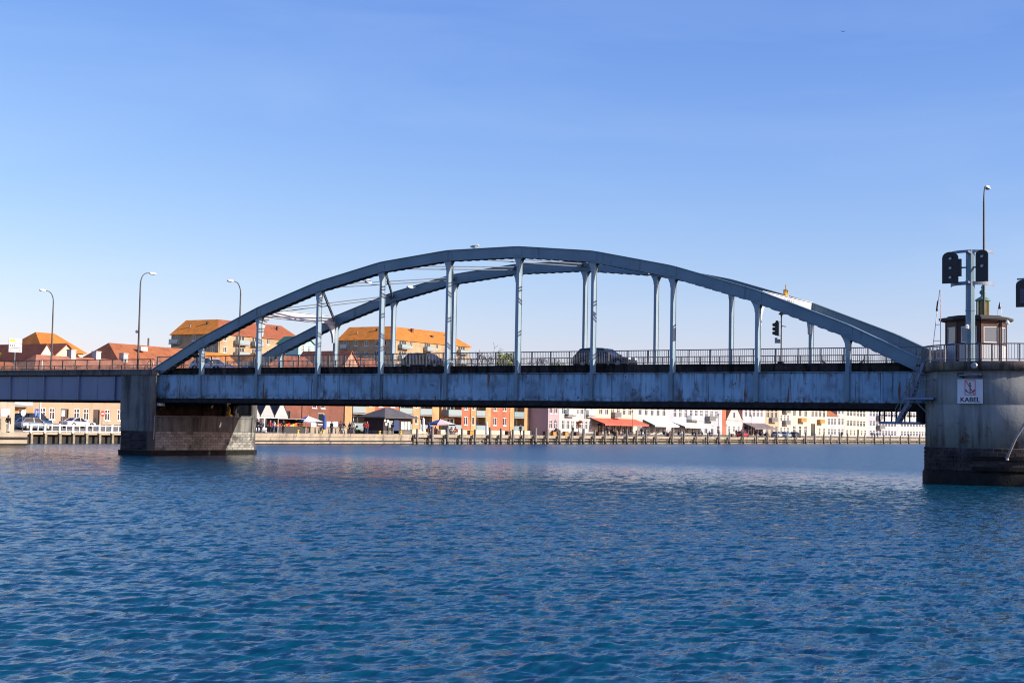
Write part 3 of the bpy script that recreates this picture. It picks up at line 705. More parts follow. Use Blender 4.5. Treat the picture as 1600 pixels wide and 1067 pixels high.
# signal mast with curved signal boards
mu, mv = 68.26, -3.0
mast = empty('signal_mast', (mu, mv, 7.05), 'steel mast carrying two black ship signal boards above the tower rail', 'signal mast')
mb = MB(); mb.smooth = False; mb.lathe([(.27, 7.05), (.25, 13.45)], (mu, mv, 0), 8, a0=R(22.5), a1=R(382.5)); mb.build('mast_column', m_steel, mast)
mb = MB(); mb.lathe([(.29, 9.95), (.29, 10.0)], (mu, mv, 0), 8, a0=R(22.5), a1=R(382.5)); mb.build('joint_band', m_steel, mast)
m_hoop = M('hoop steel', (.14, .18, .26), .5, (.2, .24, .32), 1)
for z0, z1 in ((13.30, 13.46), (11.44, 11.64)):
    mb = MB(); n = 24; rr_ = 1.22
    prof = [(rr_-.03, z0), (rr_+.03, z0), (rr_+.03, z1), (rr_-.03, z1), (rr_-.03, z0)]
    mb.lathe(prof, (mu-.12, mv+1.05, 0), n, R(-172), R(-8), caps=False); mb.build('hoop', m_hoop, mast)
mb = MB(); mb.bar((mu-.9, mv-.1, 12.45), (mu+.9, mv-.1, 12.45), .07, .09); mb.bar((mu, mv, 11.55), (mu, mv-.8, 11.55), .2, .12); mb.bar((mu, mv, 13.3), (mu, mv-.8, 13.3), .2, .12); mb.build('cross_arm', m_hoop, mast)
def board(cu, cw, z0, z1, lights, name_label, extra=None):
    pts = [(cu-cw/2, z0), (cu+cw/2, z0)]; r_ = cw/2
    for k in range(9): t = math.pi*k/8; pts.append((cu + r_*math.cos(t), z1-r_*.75 + r_*.75*math.sin(t)))
    mb = MB(); mb.prism(pts, 'y', mv-.30, mv-.20); b = mb.build('signal_board', m_black, mast)
    for z in lights:
        mb = MB(); mb.lathe([(0, -.01), (.085, 0), (.085, .02)], (0, 0, 0), 10); mb.v = [(cu + x, mv-.325 + q_, z + y) for x, y, q_ in mb.v]; mb.build('signal_lamp', m_lens, b)
        mb = MB(); mb.lathe([(.10, 0), (.13, 0), (.13, .1), (.10, .1), (.10, 0)], (0, 0, 0), 10, R(0), R(180), caps=False); mb.v = [(cu + x, mv-.40 + q_, z + y) for x, y, q_ in mb.v]; mb.build('visor', m_black, b)
    if extra:
        mb = MB(); mb.box(*extra); mb.build('relay_box', m_black, b)
board(67.18, .92, 11.55, 13.38, (13.0, 12.45, 11.9), '', (67.60, 67.80, mv-.28, mv-.1, 11.95, 12.95))
board(68.98, .70, 11.6, 13.42, (13.05, 12.5), '')
mb = MB(); mb.lathe([(0, -.1), (.12, -.04), (.12, .12), (.05, .2)], (mu-.1, mv-.36, 8.95), 8); tag(mb.build('dome_camera', m_white), 'white dome camera fixed to the signal mast', 'camera')
# antenna frames
for (x, y, h, lab) in ((65.95, -1.6, 3.6, 'thin red and white lattice aerial at the left of the control house'), ):
    an = empty('lattice_aerial', (x, y, 7.06), lab, 'aerial')
    mb = MB(); mb.tube([(x-.35, y, 7.06), (x+.16, y, 11.35)], .022, 6); mb.build('pole', m_white, an)
    mb = MB(); mb.tube([(x+.22, y, 7.06), (x+.20, y, 11.35)], .022, 6); mb.build('pole', M('faded red paint', (.55, .25, .25), .5, (.7, .62, .62), 3, sv=(1,1,2)), an)
    for z in (8.35, 9.3):
        t = (z-7.06)/4.29; mb = MB(); mb.bar((x-.35+.51*t, y, z), (x+.21, y, z), .03, .03); mb.build('rung', m_rail, an)
    mb = MB(); mb.prism([(x-.06, 10.1), (x+.04, 10.1), (x+.06, 10.55), (x+.02, 10.75)], 'y', y-.05, y+.05); mb.build('sensor', m_black, an)
an = empty('roof_aerial', (hx+1.35, hy, 9.8), 'small pointed aerial on the control house roof', 'aerial')
mb = MB(); mb.tube([(hx+1.22, hy, 9.8), (hx+1.33, hy, 10.55)], .012, 5); mb.tube([(hx+1.52, hy, 9.8), (hx+1.42, hy, 10.55)], .012, 5); mb.build('strut', m_grey, an)
mb = MB(); mb.lathe([(.09, 10.3), (.08, 10.4), (.0, 10.75)], (hx+1.375, hy, 0), 8); mb.build('cone', m_black, an)
for (x, y, lab) in ((66.15, -1.2, 'grey boxed air conditioner behind the tower rail, by the aerial'), (65.45, -.4, 'grey boxed air conditioner at the left end of the tower rail')):
    ac = empty('air_conditioner', (x, y, 7.06), lab, 'air conditioner')
    mb = MB(); mb.box(x-.28, x+.28, y-.2, y+.2, 7.16, 7.86); mb.build('casing', M('grey casing', (.33, .33, .36), .5, (.4, .4, .42), 2), ac)
    mb = MB(); mb.lathe([(0, 0), (.22, 0), (.22, .02)], (0, 0, 0), 14); mb.v = [(x + a, y-.21 + c, 7.52 + b) for a, b, c in mb.v]; mb.build('fan_grille', m_rail, ac)
    mb = MB(); mb.box(x-.24, x-.18, y-.18, y+.18, 7.06, 7.16); mb.box(x+.18, x+.24, y-.18, y+.18, 7.06, 7.16); mb.build('foot', m_rail, ac)
# access stairs and platform
st = empty('access_stair', (64.6, -1.4, 4.9), 'dark steel stair and landing bolted to the tower beside the girder end', 'stairs')
mb = MB(); mb.box(64.3, 66.0, -2.5, -1.05, 4.86, 4.98); plat = mb.build('landing', m_appr, st)
mb = MB()
for p, q in (((64.4, -2.45, 4.98), (64.4, -2.45, 6.05)), ((65.2, -2.45, 4.98), (65.2, -2.45, 6.05)), ((65.95, -2.45, 4.98), (65.95, -2.45, 6.05)), ((64.4, -2.45, 6.05), (65.95, -2.45, 6.05)), ((64.4, -2.45, 5.5), (65.95, -2.45, 5.5)), ((65.95, -2.45, 6.05), (65.95, -1.9, 6.05))):
    mb.bar(p, q, .045, .045)
for x in np.linspace(64.5, 65.85, 9): mb.bar((x, -2.45, 5.0), (x, -2.45, 6.05), .02, .02)
mb.build('guard_rail', m_rail, plat)
mb = MB(); mb.bar((64.6, -1.6, 4.86), (65.3, -1.4, 4.1), .06, .08); mb.bar((65.6, -2.2, 4.86), (66.2, -1.9, 4.0), .06, .08); mb.build('brace', m_rail, plat)
def flight(u0, z0, u1, z1, v, nm):
    mb = MB()
    for y in (v-.32, v+.32): mb.bar((u0, y, z0), (u1, y, z1), .05, .2)
    s_ = mb.build(nm, m_appr, st)
    n = int((z1-z0)/.22)
    for k in range(1, n):
        t = k/n; mb = MB(); mb.box(u0+(u1-u0)*t-.1, u0+(u1-u0)*t+.1, v-.295, v+.295, z0+(z1-z0)*t, z0+(z1-z0)*t+.03); mb.build('tread', m_grey, s_)
    mb = MB()
    for y in (v-.36, v+.36):
        mb.bar((u0, y, z0+.9), (u1, y, z1+.9), .035, .035); mb.bar((u0, y, z0+.5), (u1, y, z1+.5), .03, .03)
        for t in (0, .35, .7, 1): mb.bar((u0+(u1-u0)*t, y, z0+(z1-z0)*t), (u0+(u1-u0)*t, y, z0+(z1-z0)*t+.9), .035, .035)
    mb.build('handrail', m_rail, s_)
flight(64.35, 4.95, 65.2, 7.05, -1.45, 'upper_flight'); flight(63.45, 3.45, 64.3, 4.9, -1.1, 'lower_flight')
mb = MB(); mb.box(64.6, 66.2, -1.2, -.4, 6.86, 6.98); mb.build('top_landing', m_grimeshade, st)
ga = empty('maintenance_gantry', (63.4, -.6, 3.5), 'dark steel inspection gantry hung under the girder end', 'gantry')
mb = MB(); mb.box(62.3, 64.8, -1.15, -.1, 3.42, 3.56); mb.build('walkway', m_appr, ga)
for x in (62.35, 63.1, 63.9, 64.7):
    for y in (-1.12, -.14):
        mb = MB(); mb.box(x-.035, x+.035, y-.035, y+.035, 3.56, 4.6 if y > -1 else 4.34); mb.build('upright', m_grimeshade, ga)
mb = MB(); mb.box(62.3, 64.8, -1.14, -1.1, 3.9, 3.95); mb.box(62.3, 64.8, -1.14, -1.1, 4.28, 4.33); mb.build('rail', m_grimeshade, ga)
mb = MB(); mb.box(64.35, 64.8, -.35, .3, 3.45, 4.3); mb.build('end_bracket', m_grimeshade, ga)
for x, lab in ((63.05, 'left'), (62.6, 'far left')):
    pass
# second signal mast, mostly beyond the right edge
m2 = empty('signal_mast', (69.1, 9.6, 7.0), 'second signal mast cut off by the right edge of the view', 'signal mast')
mb = MB(); mb.lathe([(.27, 7.02), (.25, 13.0)], (69.1, 9.6, 0), 8); mb.build('mast_column', m_steel, m2)
mb = MB(); pts = [(67.98, 11.12), (68.9, 11.12)] + [(68.44 + .46*math.cos(math.pi*k/8), 12.55 + .34*math.sin(math.pi*k/8)) for k in range(9)]
mb.prism(pts, 'y', 9.2, 9.32); mb.build('signal_board', m_black, m2)
mb = MB(); mb.box(68.25, 68.8, 9.15, 9.2, 11.35, 12.3); mb.build('lamp_panel', M('dark violet panel', (.05, .04, .08), .4), m2)
mb = MB(); mb.bar((68.0, 9.45, 12.95), (69.1, 9.55, 13.0), .08, .1); mb.bar((68.3, 9.3, 11.5), (69.1, 9.5, 11.5), .06, .06); mb.build('cross_arm', m_hoop, m2)

# ------------------------------------------------------------------ street lamps on the deck
def lamp_post(u, v, zb, zt, d, reach, label):
    o = empty('street_lamp', (u, v, zb), label, 'street lamp', 'curved street lamps along the bridge')
    pts = [(u, v, zb), (u, v, zb+1.2), (u, v, zt-1.0)]
    for k in range(1, 8):
        t = R(90*k/7); pts.append((u, v + d*reach*.75*(1-math.cos(t)), zt-1.0 + 1.0*math.sin(t)))
    pts.append((u, v + d*reach, zt+.03))
    rs = [.085, .085, .06] + [.05 - .002*k for k in range(1, 8)] + [.03]
    mb = MB(); mb.smooth = True; mb.tube(pts, rs, 8); mb.build('pole', m_pole, o)
    e = Vector(pts[-1]); rings = []
    for s_, w_, h0, h1 in ((0, .05, -.03, .04), (.12, .11, -.07, .08), (.4, .15, -.09, .10), (.65, .13, -.07, .07), (.74, .05, -.02, .03)):
        rings.append([(e.x-w_, e.y + d*s_, e.z+h0), (e.x+w_, e.y + d*s_, e.z+h0), (e.x+w_*.7, e.y + d*s_, e.z+h1), (e.x-w_*.7, e.y + d*s_, e.z+h1)])
    mb = MB(); mb.smooth = False; mb.hull_cols(rings); hd = mb.build('lamp_head', M('pale lamp head', (.6, .6, .58), .4), o)
    mb = MB(); mb.box(e.x-.1, e.x+.1, min(e.y+d*.2, e.y+d*.6), max(e.y+d*.2, e.y+d*.6), e.z-.12, e.z-.088); mb.build('lens', m_glass, hd)
    return o
lamp_post(-1.55, .35, ZD, 15.25, 1, 1.0, 'curved street lamp with a dome camera beside the left end of the arch')
lamp_post(-22.3, 9.25, ZD, 15.05, -1, 1.0, 'curved street lamp furthest left on the approach span')
lamp_post(1.6, 9.25, ZD, 15.1, -1, 1.0, 'curved street lamp rising behind the left foot of the arch')
lamp_post(68.16, .45, ZD, 17.7, 1, .45, 'tall curved street lamp behind the control house')
lamp_post(69.6, 9.3, ZD, 17.7, -1, .45, 'street lamp whose head just enters at the right edge')
mb = MB(); mb.lathe([(0, -.14), (.11, -.08), (.13, .04), (.06, .14)], (-1.8, .35, 10.25), 8); tag(mb.build('dome_camera', m_white), 'white dome camera on the street lamp left of the arch', 'camera')
def arch_lamp(u, v, z, d, lab):
    o = empty('arch_luminaire', (u, v, z), lab, 'street lamp', 'luminaires hung under the arch ribs')
    mb = MB(); mb.hull_cols([[(u-.1, v-d*.3, z-.06), (u+.1, v-d*.3, z-.06), (u+.07, v-d*.3, z+.08), (u-.07, v-d*.3, z+.08)], [(u-.17, v, z-.11), (u+.17, v, z-.11), (u+.1, v, z+.13), (u-.1, v, z+.13)], [(u-.12, v+d*.38, z-.06), (u+.12, v+d*.38, z-.06), (u+.08, v+d*.38, z+.05), (u-.08, v+d*.38, z+.05)]])
    mb.build('lamp_head', m_white, o)
    v0 = 0.0 if d > 0 else W
    mb = MB(); mb.tube([(u, v-d*.3, z), (u, v0 + d*.25, z+.1)], .035, 6); mb.build('arm', m_steel, o)
arch_lamp(21.6, 1.35, 13.72, 1, 'white luminaire under the near arch rib, left of the crown')
arch_lamp(20.6, 8.3, 13.95, -1, 'white luminaire on the far arch rib at the left')
arch_lamp(41.9, 8.3, 14.3, -1, 'white luminaire on the far arch rib, right of the crown')
arch_lamp(47.9, 1.1, 12.98, 1, 'white luminaire under the near arch rib at the right')
# traffic signal and barrier arms
ts = empty('traffic_signal', (55.3, .75, 7.1), 'slim black traffic signal post at the near railing on the right', 'traffic signal')
mb = MB(); mb.tube([(55.3, .78, 7.1), (55.3, .78, 10.2)], .045, 8); mb.build('pole', m_black, ts)
mb = MB(); mb.lathe([(.05, 10.15), (.06, 10.3), (.20, 10.34), (.16, 10.43), (.0, 10.47)], (55.3, .78, 0), 10); mb.build('lamp_cap', m_black, ts)
mb = MB(); mb.box(54.9, 55.12, .68, .88, 9.0, 9.85); mb.tube([(55.0, .78, 9.85), (55.0, .78, 9.95)], .09, 8); hd = mb.build('signal_head', m_black, ts)
for z in (9.15, 9.42, 9.69):
    mb = MB(); mb.lathe([(.11, 0), (.12, .0), (.10, .18), (.09, .18), (.11, 0)], (0, 0, 0), 8, caps=False); mb.v = [(54.9 - c, .78 + a, z + b) for a, b, c in mb.v]; mb.build('visor', m_black, hd)
mb = MB(); mb.bar((55.0, .78, 9.88), (55.3, .78, 9.88), .03, .03); mb.bar((55.0, .78, 8.98), (55.3, .78, 8.98), .03, .03); mb.bar((55.3, .78, 9.6), (55.62, .78, 9.55), .03, .05); mb.build('bracket', m_black, ts)
mb = MB(); mb.box(55.05, 55.28, .66, .86, 8.5, 8.75); mb.box(54.88, 55.04, .72, .80, 8.5, 8.85); mb.build('control_box', m_grey, ts)
mb = MB(); mb.prism([(54.9, 7.02), (55.6, 7.02), (55.42, 7.3), (55.18, 7.3)], 'y', .6, .9); mb.build('base', m_grimeshade, ts)
for (u, z0, u2, z2, lab) in ((56.75, 7.78, 57.35, 7.25, 'left lowered barrier arm stub behind the near railing'), (59.15, 7.25, 59.75, 7.75, 'right lowered barrier arm stub behind the near railing')):
    o = empty('barrier_arm', (u, 8.3, 7.1), lab, 'barrier')
    mb = MB(); mb.bar((u-1.5, 8.3, z0), (u2-1.5, 8.3, z2), .08, .12); mb.build('arm', m_rail, o)
    mb = MB(); mb.box(u2-1.6, u2-1.4, 8.2, 8.4, 7.1, 7.5); mb.build('post', m_rail, o)
# ------------------------------------------------------------------ land
def smooth(t): t = min(1, max(0, t)); return t*t*(3-2*t)
QZ = 1.4
def gz(u, v=0):
    z = QZ + .5*smooth((-44-u)/10)*smooth((60-v)/15) + 9.8*smooth((-64-u)/85) + 6*smooth((-160-u)/300)
    return z
def make_ground():
    us = [-39.9, -42, -45, -50, -56, -62, -70, -80, -95, -110, -130, -150, -170, -220, -300, -450, -800]
    us_l = [-44.3] + us[2:]
    vs = [-400, -150, -60, -20, 0, 10, 20, 30, 40, 50.0, 52.0, 60, 75, 100, 130, 170, 220, 280, 340, 400, 500, 700, 1200]
    mb = MB(); vv = []; 
    for v in vs:
        row = us if v >= 52 else [-44.3, -44.6] + us[2:]
        vv.append([(u, v, gz(u, v)) for u in row])
    n = len(us); flat = [p for r_ in vv for p in r_]; fs = []
    for i in range(len(vs)-1):
        for j in range(n-1): fs.append((i*n+j, i*n+j+1, (i+1)*n+j+1, (i+1)*n+j))
    # skirt into the water
    base = len(flat)
    for r_ in vv: flat.append((r_[0][0], r_[0][1], -3))
    for i in range(len(vs)-1): fs.append((i*n, (i+1)*n, base+i+1, base+i))
    mb.add(flat, fs); o = mb.build('ground', M('town ground', (.17, .155, .13), .95, (.24, .22, .18), .3, .2, 3)); tag(o, 'paved promenade and rising town ground on the far shore', None, None, 'structure')
    if o.data.polygons[0].normal.z < 0: o.data.flip_normals()
make_ground()
m_qconc = M('sunlit quay concrete', (.40, .34, .26), .9, (.28, .235, .18), .5, .4, 5, streak=[((.13, .11, .09), 1.0, .3, .55, .7, None)])
m_timber = M('weathered pile timber', (.24, .215, .185), .9, (.13, .115, .10), 2.0, .4, 10, sv=(1,1,.2))
m_voidq = M('wet and shade-dark quay timber', (.018, .017, .015), .9, (.04, .036, .03), 1.2)  # near-black for wet wood, and for the shade painted under the wharf
quay = empty('quay_wall', (-39.7, 76, 0), 'sunlit concrete quay wall along the far shore', 'quay'); 
mb = MB(); mb.box(-40.3, -39.45, 51.5, 93.0, -3, 1.0); mb.box(-40.3, -39.2, 51.5, 93.0, .10, .30); mb.build('wall', m_qconc, quay)
mb = MB(); mb.box(-39.449, -39.25, 51.5, 93.0, .302, .52); mb.build('rubbing_strake', m_voidq, quay)
for k in range(14):
    mb = MB(); a = 51.5 + k*2.964; mb.box(-40.4, -39.35, a+.01, a+2.954, 1.0, 1.44); mb.build('coping_stone', m_qconc, quay)
mb = MB(); mb.box(-39.44, -39.1, 51.5, 93, -3, .0); mb.build('toe', m_tide, quay)
tq = empty('timber_wharf', (-39.7, 220, 0), 'long timber wharf edge with dark gaps between its piles', 'wharf')
mb = MB(); mb.box(-40.9, -40.5, 93.0, 420, -3, 1.0); mb.build('back_wall', m_voidq, tq)  # dark colour stands in for the shaded void behind the piles
for k in range(66):
    a = 93.0 + k*4.95; mb = MB(); mb.box(-40.6, -39.42, a+.02, a+4.93, .98 + rnd.uniform(-.02, .02), 1.46 + rnd.uniform(-.015, .015)); mb.build('edge_beam', m_qconc, tq)
for k in range(33):
    a = 93.0 + k*9.9; mb = MB(); mb.box(-40.5, -39.62, a+.3, a+9.6, .34, .58); mb.build('waling', m_timber if k < 3 else m_voidq, tq)
PV = [94.0, 98.0, 102.1, 106.2, 109.9, 114.4, 117.7, 121.4, 124.9, 128.8, 132.8, 137.0, 141.2, 145.5, 149.7, 153.9, 158.4, 162.6, 166.6, 170.6, 175.1, 182.4, 187.8, 193.9, 199.6, 205.5, 210.9, 218.6, 226.2, 232.6, 238.5, 244.9, 250.8, 257.2, 263.4, 269.8, 275.0, 281.7, 287.7, 295.8, 301.2, 309.8, 317.7, 323.6, 333.0, 341.0, 351.8]
pmeshes = []
for k in range(4):
    mb = MB(); mb.smooth = True; h = 2.3 + .14*k; r_ = .19 + .015*k
    mb.tube([(0, 0, -3), (0, 0, .3), (.01*k, .01, h-.1), (.012*k, .012, h)], [r_, r_, r_*.93, r_*.8], 9); mb.smooth = False
    pm_ = mb.mesh('timber', m_timber)
    cap = MB(); cap.lathe([(r_*1.06, -.5), (r_*1.06, .42)], (0, 0, 0), 9); cm = cap.mesh('wet_collar', m_voidq)
    pmeshes.append((pm_, cm))
for i, v in enumerate(PV):
    o = empty('mooring_pile', (-39.05, v, 0), 'weathered timber mooring pile standing along the far wharf edge', 'pile', 'timber mooring piles along the wharf')
    a, b = pmeshes[(i*7) % 4]; link('timber', a, o, (-39.05, v, 0), i*.9); link('wet_collar', b, o, (-39.05, v, 0))
    # fender pile behind it
    if i < 34:
        f = MB(); f.tube([(-39.33, v-.65, -3), (-39.33, v-.65, 1.35)], .13, 7); f.build('fender_pile', m_voidq, tq)

# ------------------------------------------------------------------ building kit
wcache = {}
def win_mesh(w, h, kind, fm):
    key = (round(w, 2), round(h, 2), kind, fm.name)
    if key in wcache: return wcache[key]
    f = MB(); t = .09 if kind != 'door' else .08
    f.box(-.14, -.05, -w/2, -w/2+t, -h/2, h/2); f.box(-.14, -.05, w/2-t, w/2, -h/2, h/2)
    f.box(-.14, -.05, -w/2+t, w/2-t, h/2-t, h/2); f.box(-.14, -.05, -w/2+t, w/2-t, -h/2, -h/2+t)
    if kind in ('cross', 'pair'): f.box(-.14, -.06, -.045, .045, -h/2+t, h/2-t)
    if kind == 'cross':
        zz = h*.14
        f.box(-.14, -.065, -w/2+t, -.045, zz-.035, zz+.035); f.box(-.14, -.065, .045, w/2-t, zz-.035, zz+.035)
    if kind == 'triple':
        for q in (-w/6, w/6): f.box(-.14, -.06, q-.04, q+.04, -h/2+t, h/2-t)
    if kind != 'door': f.box(-.05, .07, -w/2-.05, w/2+.05, -h/2-.07, -h/2)
    p = MB(); p.box(-.15, -.125, -w/2+.02, w/2-.02, -h/2+.02, h/2-.02)
    wcache[key] = (f.mesh('window', fm), p.mesh('pane', m_glass)); return wcache[key]
class Bld:
    """axis-aligned building with a facade frame: origin corner O, along T, outward N (2-D)"""
    def __init__(s, name, label, O, facing, width, depth, z0, z1, wall, group=None, cat='house', root=None):
        s.T, s.N, s.rz = {'u': ((0, 1), (1, 0), 0.0), '-v': ((1, 0), (0, -1), -math.pi/2)}[facing]
        s.O = O; s.w = width; s.d = depth; s.z0 = z0; s.z1 = z1; s.wall = wall; s.op = []; s.wins = []
        c = s.P(width/2, -depth/2, z0); s.root = root or empty(name, c, label, cat, group)
    def P(s, t, o, z): return (s.O[0] + s.T[0]*t + s.N[0]*o, s.O[1] + s.T[1]*t + s.N[1]*o, z)
    def slab(s, mb, t0, t1, o0, o1, z0, z1):
        mb.add([s.P(t0,o0,z0),s.P(t1,o0,z0),s.P(t1,o1,z0),s.P(t0,o1,z0),s.P(t0,o0,z1),s.P(t1,o0,z1),s.P(t1,o1,z1),s.P(t0,o1,z1)], [(3,2,1,0),(4,5,6,7),(0,1,5,4),(1,2,6,5),(2,3,7,6),(3,0,4,7)])
    def win(s, t, z, w, h, kind='cross', fm=None): s.op.append((t-w/2, t+w/2, z-h/2, z+h/2)); s.wins.append((t, z, w, h, kind, fm or m_frame)); return s
    def row(s, n, z, w, h, kind='cross', t0=None, t1=None, fm=None):
        a = t0 if t0 is not None else s.w*.06; b = t1 if t1 is not None else s.w*.94
        for i in range(n): s.win(a + (b-a)*(i+.5)/n, z, w, h, kind, fm)
        return s
    def done(s, sides=(1, 1)):
        mb = MB(); ts = sorted(set([0, s.w] + [round(q, 3) for o in s.op for q in o[:2]])); zb = min(s.z0-2, gz(s.O[0], s.O[1]) - 1.5)
        zs = sorted(set([zb, s.z1] + [round(q, 3) for o in s.op for q in o[2:]]))
        for i in range(len(ts)-1):
            for j in range(len(zs)-1):
                tc, zc = (ts[i]+ts[i+1])/2, (zs[j]+zs[j+1])/2
                if any(o[0] < tc < o[1] and o[2] < zc < o[3] for o in s.op): continue
                mb.add([s.P(ts[i],0,zs[j]), s.P(ts[i+1],0,zs[j]), s.P(ts[i+1],0,zs[j+1]), s.P(ts[i],0,zs[j+1])], [(0,1,2,3)])
        for a, b, c, d in s.op:
            for (t0, z0), (t1, z1) in (((a,c),(b,c)), ((b,c),(b,d)), ((b,d),(a,d)), ((a,d),(a,c))):
                mb.add([s.P(t0,0,z0), s.P(t1,0,z1), s.P(t1,-.16,z1), s.P(t0,-.16,z0)], [(0,1,2,3)])
            mb.add([s.P(a,-.16,c), s.P(b,-.16,c), s.P(b,-.16,d), s.P(a,-.16,d)], [(0,1,2,3)])
        z0 = zb
        mb.add([s.P(0,0,z0), s.P(s.w,0,z0), s.P(s.w,-s.d,z0), s.P(0,-s.d,z0), s.P(0,0,s.z1), s.P(s.w,0,s.z1), s.P(s.w,-s.d,s.z1), s.P(0,-s.d,s.z1)], ([(1,2,6,5)] if sides[1] else []) + [(2,3,7,6)] + ([(3,0,4,7)] if sides[0] else []) + ([(4,5,6,7)] if all(sides) else []))
        base = WLOC[s.root]; me = bpy.data.meshes.new('wall'); me.from_pydata([(x-base.x, y-base.y, z-base.z) for x, y, z in mb.v], [], mb.f); me.materials.append(s.wall); me.update()
        o = bpy.data.objects.new('wall', me); COL.objects.link(o); o.parent = s.root; WLOC[o] = base.copy()
        for t, z, w, h, kind, fm in s.wins:
            fme, pme = win_mesh(w, h, kind, fm); loc = s.P(t, 0, z)
            wo_ = link('door' if kind == 'door' else 'window', fme, s.root, loc, s.rz)
            p = bpy.data.objects.new('pane', pme); COL.objects.link(p); p.parent = wo_
        return s
    def part(s, name, mat, *slabs, parent=None):
        mb = MB()
        for q in slabs: s.slab(mb, *q)
        return mb.build(name, mat, parent or s.root)
    def eaves_roof(s, h, mat, over=.4, hip=(0, 0), thick=.12):
        """ridge parallel to the facade; hip insets at both ends"""
        z = s.z1; a, b = -over, over; mid = -s.d/2; hl, hr = hip
        el = -.25 if hl == 0 else -over; er = s.w + (.25 if hr == 0 else over)
        lo = [(el, over), (er, over), (er, -s.d-over), (el, -s.d-over)]; zl = z - over*h/(s.d/2)
        mb = MB(); V = [s.P(t, o, zl) for t, o in lo] + [s.P(el+hl, mid, z+h), s.P(er-hr, mid, z+h)]
        V2 = [(x, y, q-thick) for x, y, q in V]
        mb.add(V + V2, [(0,1,5,4), (2,3,4,5), (1,2,5), (3,0,4), (6,10,11,7), (8,11,10,9), (7,11,8), (9,10,6), (0,6,7,1), (1,7,8,2), (2,8,9,3), (3,9,6,0)])
        r_ = mb.build('roof', mat, s.root)
        if hl == 0 or hr == 0:
            g = MB()
            for t in ([0] if hl == 0 else []) + ([s.w] if hr == 0 else []):
                t2 = t + (.12 if t == 0 else -.12)
                g.add([s.P(t,0,z-.01), s.P(t,-s.d,z-.01), s.P(t,mid,z+h-.14), s.P(t2,0,z-.01), s.P(t2,-s.d,z-.01), s.P(t2,mid,z+h-.14)], [(0,1,2),(3,5,4),(0,3,4,1),(1,4,5,2),(2,5,3,0)])
            g.build('gable', s.wall, s.root)
        return r_
    def gable_roof(s, h, mat, over=.3, thick=.12):
        """ridge square to the facade"""
        z = s.z1; m_ = s.w/2; ov = .25; zl = z - ov*h/m_
        mb = MB(); V = [s.P(-ov, over, zl), s.P(m_, over, z+h), s.P(s.w+ov, over, zl), s.P(-ov, -s.d-over, zl), s.P(m_, -s.d-over, z+h), s.P(s.w+ov, -s.d-over, zl)]
        V2 = [(x, y, q-thick) for x, y, q in V]
        mb.add(V+V2, [(0,1,4,3),(1,2,5,4),(6,9,10,7),(7,10,11,8),(0,6,7,1),(1,7,8,2),(3,4,10,9),(4,5,11,10),(0,3,9,6),(2,8,11,5)])
        r_ = mb.build('roof', mat, s.root)
        g = MB()
        for o in (0, -s.d):
            o2 = o + (-.12 if o == 0 else .12)
            g.add([s.P(0,o,z-.01), s.P(s.w,o,z-.01), s.P(m_,o,z+h-.14), s.P(0,o2,z-.01), s.P(s.w,o2,z-.01), s.P(m_,o2,z+h-.14)], [(0,1,2),(3,5,4),(0,3,4,1),(1,4,5,2),(2,5,3,0)])
        g.build('gable', s.wall, s.root); return r_
    def balcony(s, t0, t1, z, out=1.3, front=None, back=True):
        b = s.part('balcony', M('balcony slab', (.30, .28, .26), .9), (t0, t1, .0, out, z-.16, z))
        s.part('balustrade', front or m_glassl, (t0+.03, t1-.03, out-.06, out-.03, z+.08, z+1.0), (t0+.02, t0+.05, .03, out-.07, z+.08, z+1.0), (t1-.05, t1-.02, .03, out-.07, z+.08, z+1.0), parent=b)
        s.part('handrail', m_grey, (t0, t1, out-.07, out-.02, z+1.0, z+1.06), parent=b)
        return b
    def chimney(s, t, o, z0, z1, mat, w=.45, d=.45, parent=None):
        return s.part('chimney', mat, (t-w, t+w, o-d, o+d, z0, z1-.1), (t-w-.06, t+w+.06, o-d-.06, o+d+.06, z1-.1, z1), parent=parent)
    def pipe(s, t, z0, z1, mat):
        mb = MB(); x, y, _ = s.P(t, .07, 0); mb.tube([(x, y, z0), (x, y, z1)], .06, 6); return mb.build('downpipe', mat, s.root)
def tile(name, c): return M(name, c, .85, tuple(q*.68 for q in c), .7, .35, 6, contrast=(.3, .7), streak=[(tuple(q*.45 for q in c), .9, .9, .58, .74, None)])
r_or = tile('bright orange tiles', (.66, .22, .03)); r_br = tile('old brown red tiles', (.36, .11, .045)); r_red = tile('red tiles', (.42, .14, .05)); r_dk = tile('dark slate', (.06, .06, .07)); r_gr = tile('grey felt', (.11, .105, .11))
def plaster(name, c): return M(name, c, .85, tuple(q*.86 for q in c), .35, .12, 8, streak=[(tuple(q*.7 for q in c), .8, .15, .6, .75, None)])
w_white = plaster('white plaster', (.45, .45, .45)); w_lav = plaster('lavender plaster', (.50, .44, .54)); w_mauve = plaster('mauve plaster', (.42, .30, .33)); w_cream = plaster('cream plaster', (.58, .50, .39))
w_yel = plaster('pale yellow plaster', (.60, .54, .42)); w_och = plaster('ochre plaster', (.48, .36, .22)); w_pink = plaster('pink plaster', (.66, .50, .52)); w_grey = plaster('cool white plaster', (.40, .425, .47)); w_beige = plaster('beige plaster', (.42, .31, .21))
b_red = brickmat('orange red brick', (.46, .11, .04), (.38, .085, .035), (.34, .22, .16)); b_yel = brickmat('yellow brick', (.52, .30, .12), (.46, .25, .10), (.42, .32, .2)); b_dark = brickmat('dark red brick', (.24, .065, .035), (.18, .05, .03), (.2, .13, .1)); b_tan = brickmat('tan brick', (.46, .31, .17), (.40, .26, .14), (.4, .32, .22))
m_doorg = M('dark door', (.03, .03, .032), .5); m_wood = M('ochre gate timber', (.48, .24, .04), .6, (.36, .17, .03), 3)

